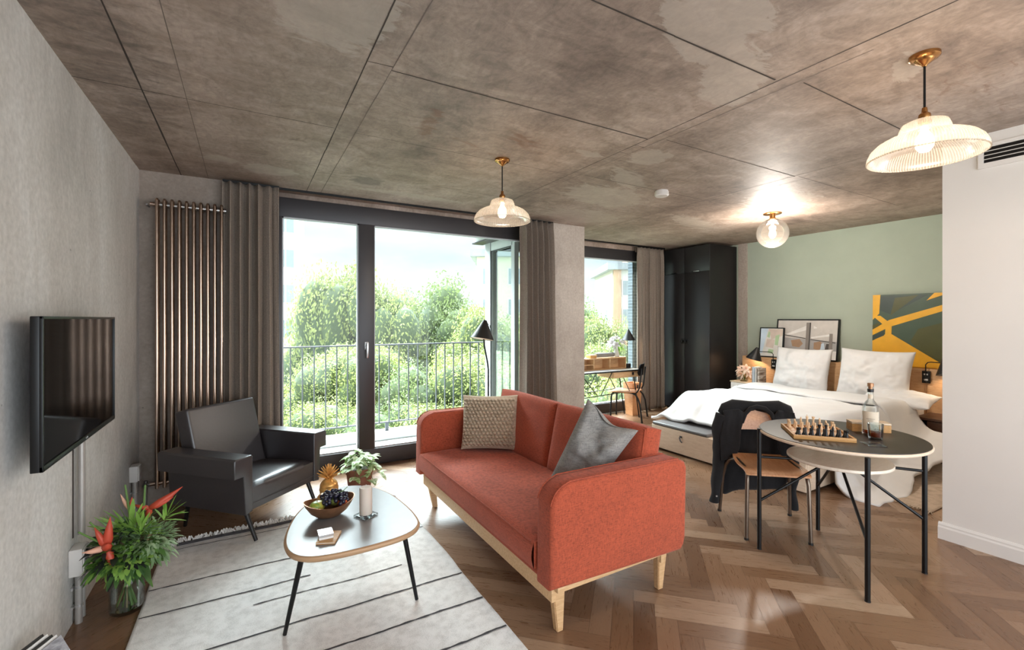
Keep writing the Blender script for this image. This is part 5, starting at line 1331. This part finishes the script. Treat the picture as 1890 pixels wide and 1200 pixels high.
picture('framed_print', 'small framed pale print with green patches leaning at the window end of the headboard', 'picture', 3.565, 3.905, .893, 1.31, 6.36, .10, .013, [
  ('ph_pale',), ('ph_blue', [(0, 1), (.34, 1), (.1, .1), (0, .1)]), ('ph_rose', [(.36, .98), (.98, .98), (.98, .75), (.5, .6)]), ('ph_green', [(.36, .9), (.44, .86), (.42, .66), (.3, .7)]), ('ph_rose', [(.3, .62), (.66, .6), (.6, .3), (.26, .34)]), ('ph_green', [(.68, .74), (.86, .8), (.8, .4), (.66, .42)]), ('ph_green', [(.4, .26), (.62, .24), (.6, .1), (.36, .12)])])

def wall_lamp(y, label, dy, cz=.83):
    t = thing('wall_lamp', label, 'lamp', (6.33, y, cz-.06), group=None)
    x = 6.34
    m = B().bx(x-.022, x-.001, y-.035, y+.035, cz-.10, cz+.03, .003); part('socket_plate', m, 'black', t)
    for dz in (-.005, -.062): part('socket_insert', B().box((x-.023, y, cz+dz), (.004, .036, .018), bev=.001), 'silver', t)
    a = Vector((x-.03, y+.0, cz-.02)); top = Vector((x-.03, y, cz+.145))
    part('arm', B().tube([a, (x-.03, y, cz+.10), (x-.035, y+dy*.02, cz+.125), (x-.05, y+dy*.05, cz+.132), (x-.09, y+dy*.17, cz+.132)], .005, 8), 'black', t)
    tp = Vector((x-.11, y+dy*.175, cz+.19)); ax = (-.12, dy*.26, -1)
    s = part('lamp_shade', cone_shade(B(), tp, ax, .175, .02, .105), 'blackmatt', t, ang=50)
    A = Vector(ax).normalized(); q = Vector((0, 0, -1)).rotation_difference(A).to_matrix().to_4x4(); part('light_bulb', place(B().sph((0, 0, -.09), .024), Matrix.Translation(tp) @ q), 'bulb', t)
    light('lamp_light', 'POINT', Matrix.Translation(tp) @ q @ Vector((0, 0, -.13)), 1.6, WARM, t, shadow_soft_size=.03)
    part('cable', B().tube([(x-.010, y, cz-.10), (x-.010, y, .40)], .003, 6), 'copper', t)
wall_lamp(3.665, 'black cone wall lamp on the headboard above the window side nightstand', 1, .84)
wall_lamp(2.02, 'black cone wall lamp on the headboard beside the painting near the white wall', -1, .84)

def nightstand_a():
    t = thing('nightstand', 'white fronted wooden nightstand between the wardrobe and the bed', 'nightstand', (6.17, 3.9, 0))
    part('cabinet', B().bx(6.02, 6.335, 3.70, 4.10, .18, .535, .003), 'palewood', t); part('stand_top', B().bx(6.0, 6.335, 3.69, 4.11, .535, .548, .002), 'palewood', t)
    d = part('drawer', B().bx(6.0, 6.02, 3.705, 4.095, .38, .53, .002), 'plastic', t); part('handle', B().bx(5.985, 6.0, 3.96, 3.985, .465, .50, .003), 'black', d)
    d = part('drawer', B().bx(6.0, 6.02, 3.705, 4.095, .19, .375, .002), 'plastic', t); part('handle', B().bx(5.985, 6.0, 3.96, 3.985, .31, .345, .003), 'black', d)
    for yy in (3.73, 4.07):
        for xx in (6.04, 6.31): part('leg', B().cyl((xx, yy, 0), (xx, yy, .18), .01), 'black', t)
nightstand_a()
def nightstand_b():
    t = thing('nightstand', 'dark metal nightstand with a brown top beside the near side of the bed', 'nightstand', (6.15, 1.7, 0))
    part('stand_top', B().bx(5.94, 6.335, 1.48, 1.99, .405, .43, .002), 'darkwood', t)
    for yy in (1.50, 1.97):
        for xx in (5.955, 6.32): part('leg', B().bx(xx-.012, xx+.012, yy-.012, yy+.012, 0, .405), 'black', t)
    part('side_panel', B().bx(5.97, 6.31, 1.955, 1.975, .06, .405), 'black', t); part('bottom_shelf', B().bx(5.955, 6.32, 1.50, 1.97, .06, .08), 'black', t)
    part('drawer', B().bx(5.965, 6.3, 1.52, 1.90, .22, .395, .002), 'darkwood', t)
MT['darkwood'] = wood('dark_walnut', '#4a3328', '#6b4a38', .4)
nightstand_b()
def books():
    base = (6.12, 3.68, .548)
    for k, (w, h, d, mt, lab) in enumerate(((.045, .215, .16, 'bluebook', 'tall pale blue hardback standing upright beside the lilies on the nightstand'), (.022, .205, .15, 'paper', 'thin white book standing between the blue book and the picture book'), (.03, .205, .155, 'photobook', 'picture covered book standing at the bed end of the row on the nightstand'))):
        y = 3.83-[0, .046, .080][k]; t = thing('book', lab, 'book', (6.15, y, .548), group='books on the window side nightstand')
        x0 = 6.08
        m = B().bx(x0, x0+d, y-w, y-w+.003, .549, .549+h).bx(x0, x0+d, y-.003, y, .549, .549+h).bx(x0, x0+.003, y-w, y, .549, .549+h); part('cover', m, mt, t)
        part('pages', B().bx(x0+.003, x0+d-.004, y-w+.003, y-.003, .552, .546+h), 'paper', t)
MT['bluebook'] = plain('pale_blue_cloth', '#aab7c4', .6, bump=0); q = NT('photo_cover'); f_ = q.noise(q.coord((1, 3, 8)), 5, 4, .6, .5); q.base(q.ramp(f_, [(.35, rgb('#5e4a3d')), (.5, rgb('#a79787')), (.62, rgb('#d6cdc4'))])); MT['photobook'] = q.m
books()
def lily(m, c, d, r, curl=.6):
    d = Vector(d).normalized(); u = d.orthogonal().normalized(); w = d.cross(u)
    for k in range(6):
        a = k*PI/3+.2; o = (u*math.cos(a)+w*math.sin(a)); m.leaf(Vector(c), (o*.85+d*.55), r, r*.42, curl*.4, up=d, n=5)
def lilies():
    x, y, z = 6.10, 3.955, .549
    v = thing('glass_vase', 'small square clear vase of pale lilies on the window side nightstand', 'vase', (x, y, z))
    m = B().box((x, y, z+.003), (.085, .085, .006), .3)
    for k in range(4):
        a = .3+k*PI/2; m.box((x+.041*math.cos(a), y+.041*math.sin(a), z+.05), (.003, .085, .1), a)
    part('vase_glass', m, 'clear', v); part('water', B().box((x, y, z+.035), (.078, .078, .055), .3), 'water', v)
    t = thing('lily_bouquet', 'pale pink open lilies in the small square vase by the wardrobe', 'flowers', (x, y, z+.1))
    for c, d, r in (((-.03, .03, .17), (-.7, .5, .4), .085), ((-.02, -.045, .185), (-.9, -.2, .3), .095), ((-.04, .0, .12), (-.8, .3, -.3), .085), ((.0, .06, .13), (-.4, .9, .1), .08), ((-.02, -.08, .13), (-.6, -.6, .0), .075)):
        q = Vector((x, y, z))+Vector(c); part('flower_stem', B().tube([(x, y, z+.01), (x+c[0]*.4, y+c[1]*.4, z+.09), q], .0025, 6), 'stem', t)
        b = B(); lily(b, q, d, r); part('lily_flower', b, 'lily', t, ang=180)
        part('stamens', B().tube([q, q+Vector(d).normalized()*.045], .0022, 5), 'orange', t)
lilies()

# ================================================================== DESK CORNER
def desk():
    x0, x1, y0, y1, z = 3.66, 4.95, 4.78, 5.16, .705
    t = thing('desk', 'writing desk with thin black braced legs in front of the far window', 'desk', ((x0+x1)/2, (y0+y1)/2, 0))
    part('desktop', B().bx(x0, x1, y0, y1, z-.016, z, .002), 'desktop', t); part('desktop_edge', B().bx(x0-.002, x1+.002, y0-.003, y0, z-.018, z+.001).bx(x1, x1+.003, y0, y1, z-.018, z+.001), 'black', t)
    for y in (y0+.04, y1-.04):
        for s, xt, xbm in ((0, x0+.22, x0+.06), (1, x1-.14, x1-.02)): part('leg', B().cyl((xbm, y, 0), (xt, y, z-.016), .009, n=10), 'black', t)
        part('stretcher', B().cyl((x0+.13, y, .36), (x1-.09, y, .40), .006, n=8), 'black', t)
        for a, b in ((x0+.20, x0+.48), (x0+.75, x0+.55), (x1-.38, x1-.20)): part('brace', B().cyl((a, y, z-.02), (b, y, .385), .006, n=8), 'black', t)
    part('drawer_box', B().bx(4.42, 4.90, y0+.02, y1-.02, .60, z-.017, .002), 'oak', t)
    part('drawer_pull', B().box((4.78, y0+.012, .65), (.025, .012, .04), bev=.003), 'black', t)
    h = part('shelf_unit', B().bx(x0+.08, 4.84, y1-.17, y1-.01, z+.155, z+.168).bx(4.828, 4.84, y1-.17, y1-.01, z, z+.155).bx(x0+.08, x0+.092, y1-.17, y1-.01, z, z+.155).bx(4.52, 4.532, y1-.17, y1-.01, z, z+.155).bx(x0+.08, 4.828, y1-.014, y1-.01, z, z+.155).bx(x0+.08, 4.84, y1-.17, y1-.01, z, z+.008).bx(4.22, 4.232, y1-.17, y1-.01, z, z+.155).bx(x0+.08, 4.22, y1-.17, y1-.01, z+.075, z+.083), 'oak', t)
MT['desktop'] = plain('pale_desk_linoleum', '#a9a49c', .3, var=.03, bump=0)
desk()
def desk_items():
    z = .706
    t = thing('desk_blotter', 'printed grey sheet lying flat on the writing desk', 'paper', (4.3, 4.86, z)); part('sheet', B().bx(4.05, 4.52, 4.80, 4.94, z, z+.002), 'magcover', t)
    zt = z+.1685
    t = thing('speaker', 'grey cylindrical radio speaker lying on the desk shelf', 'speaker', (4.49, 5.07, zt)); part('speaker_body', B().cyl((4.33, 5.07, zt+.035), (4.65, 5.07, zt+.035), .033, n=24), 'greyc', t)
    for x in (4.325, 4.655): part('end_cap', B().cyl((x-.006, 5.07, zt+.035), (x+.006, 5.07, zt+.035), .034, n=24), 'chrome', t)
    t = thing('small_box', 'small wooden box on the left end of the desk shelf', 'box', (4.26, 5.07, zt)); part('box_body', B().bx(4.19, 4.30, 5.02, 5.12, zt, zt+.035, .002), 'boxwood', t); part('lid', B().bx(4.188, 4.302, 5.018, 5.122, zt+.035, zt+.045, .001), 'oak', t)
    x, y = 4.73, 5.07; t = thing('ceramic_vase', 'pale ceramic vase of white lilies on the desk shelf', 'vase', (x, y, zt)); part('vase_body', B().lathe([(0, 0), (.035, 0), (.045, .03), (.046, .07), (.036, .10), (.038, .125), (.034, .125), (.03, .10), (0, .09)], (x, y, zt), 28), 'plastic', t)
    f = thing('lily_bouquet', 'white and mauve lilies with green leaves in front of the far window', 'flowers', (x, y, zt+.11))
    for k in range(15):
        a = R.uniform(0, 2*PI); el = R.uniform(.1, 1.3); d = Vector((math.cos(a)*math.cos(el), math.sin(a)*math.cos(el)*.7, math.sin(el))); q = Vector((x, y, zt+.16))+Vector((d.x*.12, d.y*.09, d.z*.12))
        b = B(); lily(b, q, d, R.uniform(.065, .085)); part('lily_flower', b, 'lilyw', f, ang=180); part('flower_stem', B().tube([(x, y, zt+.10), q], .002, 5), 'stem', f)
    b = B()
    for k in range(22):
        a = R.uniform(0, 2*PI); b.leaf((x+.05*math.cos(a), y+.04*math.sin(a), zt+.16), (math.cos(a), math.sin(a)*.6, R.uniform(-.8, .3)), R.uniform(.07, .11), .022, .5)
    part('leaves', b, 'leaf1', f, ang=180)
    x, y = 4.893, 5.02; t = thing('desk_lamp', 'small black table lamp with a cone shade on the writing desk', 'lamp', (x, y, z)); part('base', B().lathe([(0, 0), (.048, 0), (.05, .004), (.05, .062), (.046, .066), (0, .066)], (x, y, z), 32), 'black', t)
    part('pole', B().tube([(x, y, z+.06), (x, y, z+.39), (x-.0, y, z+.40), (x+.02, y, z+.42)], .005, 8), 'black', t)
    s = part('lamp_shade', cone_shade(B(), Vector((x+.02, y, z+.575)), (.02, 0, -1), .165, .012, .10), 'blackmatt', t, ang=50)
    part('light_bulb', B().sph((x+.02, y, z+.46), .022), 'bulb', t); light('lamp_light', 'POINT', (x+.02, y, z+.43), 1.5, WARM, t, shadow_soft_size=.03)
desk_items()
t = school_chair('desk_chair', 'small black tube chair with a wooden seat turned towards the desk', (4.76, 4.85, 0), math.atan2(.57, .82)+PI, 'black', 'seatwood', sh=.41, top=.80, backm='black')
def bin_():
    x, y = 5.0, 5.02; t = thing('waste_bin', 'tapered plywood waste bin under the right end of the desk', 'bin', (x, y, 0))
    m = B(); q0, q1 = .07, .10; h = .48
    for s in range(4):
        a = s*PI/2; c, sn = math.cos(a), math.sin(a)
        def pt(u, w, z, r): return (x+c*r-sn*u, y+sn*r+c*u, z)
        vs = [m.b.verts.new(p) for p in (pt(-q0, 0, .0, q0), pt(q0, 0, 0, q0), pt(q1, 0, h, q1), pt(-q1, 0, h, q1), pt(-q0+.01, 0, .0, q0-.01), pt(q0-.01, 0, 0, q0-.01), pt(q1-.01, 0, h, q1-.01), pt(-q1+.01, 0, h, q1-.01))]
        for f in ((0, 1, 2, 3), (7, 6, 5, 4), (0, 4, 5, 1), (3, 2, 6, 7)): m.b.faces.new([vs[i] for i in f])
    part('bin_wall', m, 'seatwood', t); part('bin_floor', B().bx(x-q0+.01, x+q0-.01, y-q0+.01, y+q0-.01, .003, .012), 'seatwood', t)
    part('rim_strap', B().box((x, y-q1-.002, h-.05), (.03, .006, .05), bev=.001), 'leather', t)
bin_()
# ================================================================== OUTSIDE
GZ = -11.0
struct('ground', B().bx(-80, 140, 7, 160, GZ-.2, GZ), 'grass')
def wp(x, dist, z=GZ):
    a = (x-945)/FPX; S, C = math.sin(math.radians(30.1)), math.cos(math.radians(30.1)); return Vector((dist*(S+a*C), dist*(C-a*S), z))
m = B(); a0, a1 = wp(500, 22), wp(548, 26); b0, b1 = wp(505, 80), wp(548, 80); c0, c1 = wp(520, 34), wp(585, 34)
m.poly([(*wp(440, 30)[:2], GZ+.02), (*wp(585, 32)[:2], GZ+.02), (*wp(570, 45)[:2], GZ+.02), (*wp(546, 60)[:2], GZ+.02), (*wp(543, 120)[:2], GZ+.02), (*wp(500, 120)[:2], GZ+.02)]); struct('road', m, 'asphalt')
def crown_mesh(seed, n, ls):
    r = random.Random(seed); m = B(); blobs = []
    for k in range(16):
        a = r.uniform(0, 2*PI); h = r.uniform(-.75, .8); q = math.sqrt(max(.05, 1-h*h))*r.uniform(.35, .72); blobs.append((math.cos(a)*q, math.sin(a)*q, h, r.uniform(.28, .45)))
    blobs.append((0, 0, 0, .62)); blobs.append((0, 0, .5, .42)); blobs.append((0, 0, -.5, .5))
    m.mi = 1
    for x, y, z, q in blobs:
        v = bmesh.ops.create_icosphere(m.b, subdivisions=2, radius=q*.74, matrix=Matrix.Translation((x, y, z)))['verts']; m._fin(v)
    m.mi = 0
    for k in range(n):
        x, y, z, q = blobs[k % len(blobs)]; d = Vector((r.gauss(0, 1), r.gauss(0, 1), r.gauss(.15, 1))).normalized(); p = Vector((x, y, z))+d*q*r.uniform(.62, 1.16)
        u = (d.orthogonal()*1+Vector((r.gauss(0, .7), r.gauss(0, .7), r.gauss(0, .7)))).normalized(); w = u.cross(d+Vector((r.gauss(0, .5), r.gauss(0, .5), r.gauss(0, .5)))).normalized(); s = ls*r.uniform(.6, 1.3)
        m.b.faces.new([m.b.verts.new(p+u*s*a+w*s*b) for a, b in ((-1, 0), (0, -.5), (1, 0), (0, .5))]).material_index = 0
    return m
def tree_proto(label, seed, mats, n=24000, ls=.023):
    t = thing('tree', label, 'tree', (0, 0, GZ), group='trees outside the windows')
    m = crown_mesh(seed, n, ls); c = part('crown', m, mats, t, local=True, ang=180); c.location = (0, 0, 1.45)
    tr = B().tube([(0, 0, 0), (.02, .01, .5), (-.02, .0, 1.0), (0, 0, 1.5)], [.06, .045, .035, .02], 8)
    for a in (.5, 2.2, 4.1): tr.tube([(0, 0, .7), (.25*math.cos(a), .25*math.sin(a), 1.1), (.5*math.cos(a), .5*math.sin(a), 1.5)], [.025, .018, .01], 6)
    part('trunk', tr, 'bark', t, local=True); return t
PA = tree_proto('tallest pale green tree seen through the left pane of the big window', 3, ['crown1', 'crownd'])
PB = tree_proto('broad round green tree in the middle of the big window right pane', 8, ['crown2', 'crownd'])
# px, distance, px of the crown top, crown radius (m), vertical factor, prototype, label
TL = [(628, 24, 498, 3.0, 1.9, 0, None), (588, 26, 520, 2.6, 1.9, 0, 'narrower pale tree at the left edge of the foliage behind the balcony railing'),
      (705, 22, 520, 2.4, 1.9, 0, 'pale green tree directly right of the dark window mullion'), (805, 25, 508, 3.4, 1.5, 1, None),
      (860, 24, 560, 2.6, 1.5, 1, 'smaller green tree behind the floor lamp shade'), (755, 27, 540, 2.6, 1.7, 1, 'green tree between the pale tree and the broad round tree'),
      (925, 21, 572, 2.6, 1.5, 0, 'tree seen through the glazed side of the bay'), (985, 24, 560, 3.0, 1.5, 1, 'tree standing behind the curtain and pier between both windows'),
      (1092, 26, 552, 3.0, 1.6, 1, 'green tree at the left side of the far window'), (1128, 23, 590, 2.4, 1.6, 0, 'lower pale tree behind the lilies on the desk'),
      (1165, 22, 625, 2.6, 1.3, 1, 'low tree behind the desk lamp in the far window'), (1060, 20, 640, 2.6, 1.3, 0, 'low pale tree beneath the desk in the far window'),
      (600, 19, 640, 2.2, 1.1, 0, 'low pale bush tree behind the left railing bars'), (655, 17, 660, 2.2, 1.1, 0, 'low pale bush tree behind the dark window mullion'), (720, 18, 640, 2.4, 1.1, 0, 'low pale bush tree right of the window handle'),
      (775, 16, 670, 2.2, 1.1, 1, 'low green bush tree behind the middle of the railing'), (830, 18, 640, 2.4, 1.1, 0, 'low pale bush tree behind the right part of the railing'), (890, 16, 665, 2.2, 1.1, 0, 'low pale bush tree behind the lamp pole'),
      (945, 17, 670, 2.2, 1.1, 0, 'low bush tree below the glazed bay side'), (1105, 17, 690, 2.4, 1.1, 0, 'lowest pale bush tree beneath the desk shelf'), (1150, 16, 700, 2.2, 1.1, 1, 'lowest green bush tree behind the waste bin'),
      (620, 14, 745, 1.9, .9, 0, 'nearest pale bush low behind the left pane'), (690, 13.5, 760, 1.9, .9, 1, 'nearest green bush low behind the mullion'), (755, 13, 765, 1.9, .9, 0, 'nearest pale bush behind the bottom rail'), (820, 13.5, 755, 1.9, .9, 0, 'nearest pale bush behind the red sofa arm'), (560, 13, 792, 1.7, .8, 0, 'nearest pale bush low beside the armchair'), (880, 13, 760, 1.9, .9, 1, 'nearest green bush behind the knitted cushion')]
used = [False, False]
for i, (px_, dist, ty, rad, vf, pi_, lab) in enumerate(TL):
    top = 1.43+(589-ty)/FPX*dist; o = (PA, PB)[pi_]
    if lab is not None: o = dup(o, label=lab)
    p = wp(px_, dist); o.location = p; o.rotation_euler = (0, 0, i*1.7)
    H = (top-GZ); cr = next(c for c in o.children if c.name.startswith('crown')); tk = next(c for c in o.children if c.name.startswith('trunk'))
    cr.scale = (rad, rad, rad*vf); cr.location = (0, 0, H-rad*vf*1.06); tk.scale = (rad, rad, (H-rad*vf*.6)/1.5)
def building(label, c, rz, W, D, H, mat, cols, rows, z0=GZ, ww=1.3, wh=1.5, roof=None, extra=None, y0=2.2):
    t = thing('apartment_building', label, 'building', (c[0], c[1], z0), rz)
    part('wall', B().box((0, 0, H/2), (W, D, H)), mat, t, local=True)
    part('roof', B().box((0, 0, H+.35), (W+1.2, D+1.2, .7)), roof or 'greyroof', t, local=True)
    for face in (0, 1):
        L = W if face == 0 else D
        n = cols if face == 0 else max(1, int(cols*D/W))
        for i in range(n):
            for j in range(rows):
                u = (i+.5)/n*L-L/2; z = H-1.9-j*3.0
                if z < 1: continue
                if face == 0: M = Matrix.Translation((u, -D/2-.02, z))
                else: M = Matrix.Translation((-W/2-.02, u, z)) @ Matrix.Rotation(-PI/2, 4, 'Z')
                f = B().box((0, 0, 0), (ww+.2, .12, wh+.2)); place(f, M); f = part('window', f, 'plastic', t, local=True)
                g = B().box((-ww/4-.02, -.07, 0), (ww/2-.06, .04, wh)).box((ww/4+.02, -.07, 0), (ww/2-.06, .04, wh)); place(g, M)
                me = part('pane', g, 'winglass', t, local=True); me.parent = f; me.location = Vector(me.location)-Vector(f.location)
    if extra: extra(t)
    return t
p = wp(1185, 50)
def ex1(t):
    part('stair_bay', B().box((-6.5, -5.05, 8.8), (.8, .3, 17.6)), 'orange_r', t, local=True, label='orange brown glazed stair bay')
    part('penthouse', B().box((1.5, 1, 20.2), (10, 8, 2.6)), 'orange_r', t, local=True)
building('white apartment block with an orange stair bay seen through the far window', (p.x+4.4, p.y+1.0, 0), math.radians(-30), 14, 10, 17.6, 'render_white', 4, 6, extra=ex1)
p = wp(975, 46); building('cream and yellow apartment block seen through the glazed bay side', (p.x+.2, p.y+3, 0), math.radians(-30), 7.5, 8, 18.5, 'yellow_r', 3, 6)
p = wp(1090, 75); building('low white house with a grey roof far behind the trees', (p.x, p.y, 0), math.radians(-30), 12, 9, 15, 'render_white', 4, 3)
p = wp(490, 42); building('tall white tower block just beyond the left curtain edge', (p.x-.75, p.y, 0), math.radians(8), 6, 9, 22.5, 'render_white', 2, 7)
p = wp(892, 80); building('distant pale houses peeping over the trees beside the bay', (p.x, p.y, 0), math.radians(-20), 6, 7, 14.8, 'render_white', 2, 2)
t = thing('brick_pier', 'grey blue brick pier standing outside the far window', 'brick pier', (5.85, 5.95, GZ)); part('brickwork', B().bx(5.475, 6.3, 5.50, 5.6, GZ, 4), 'brick', t)
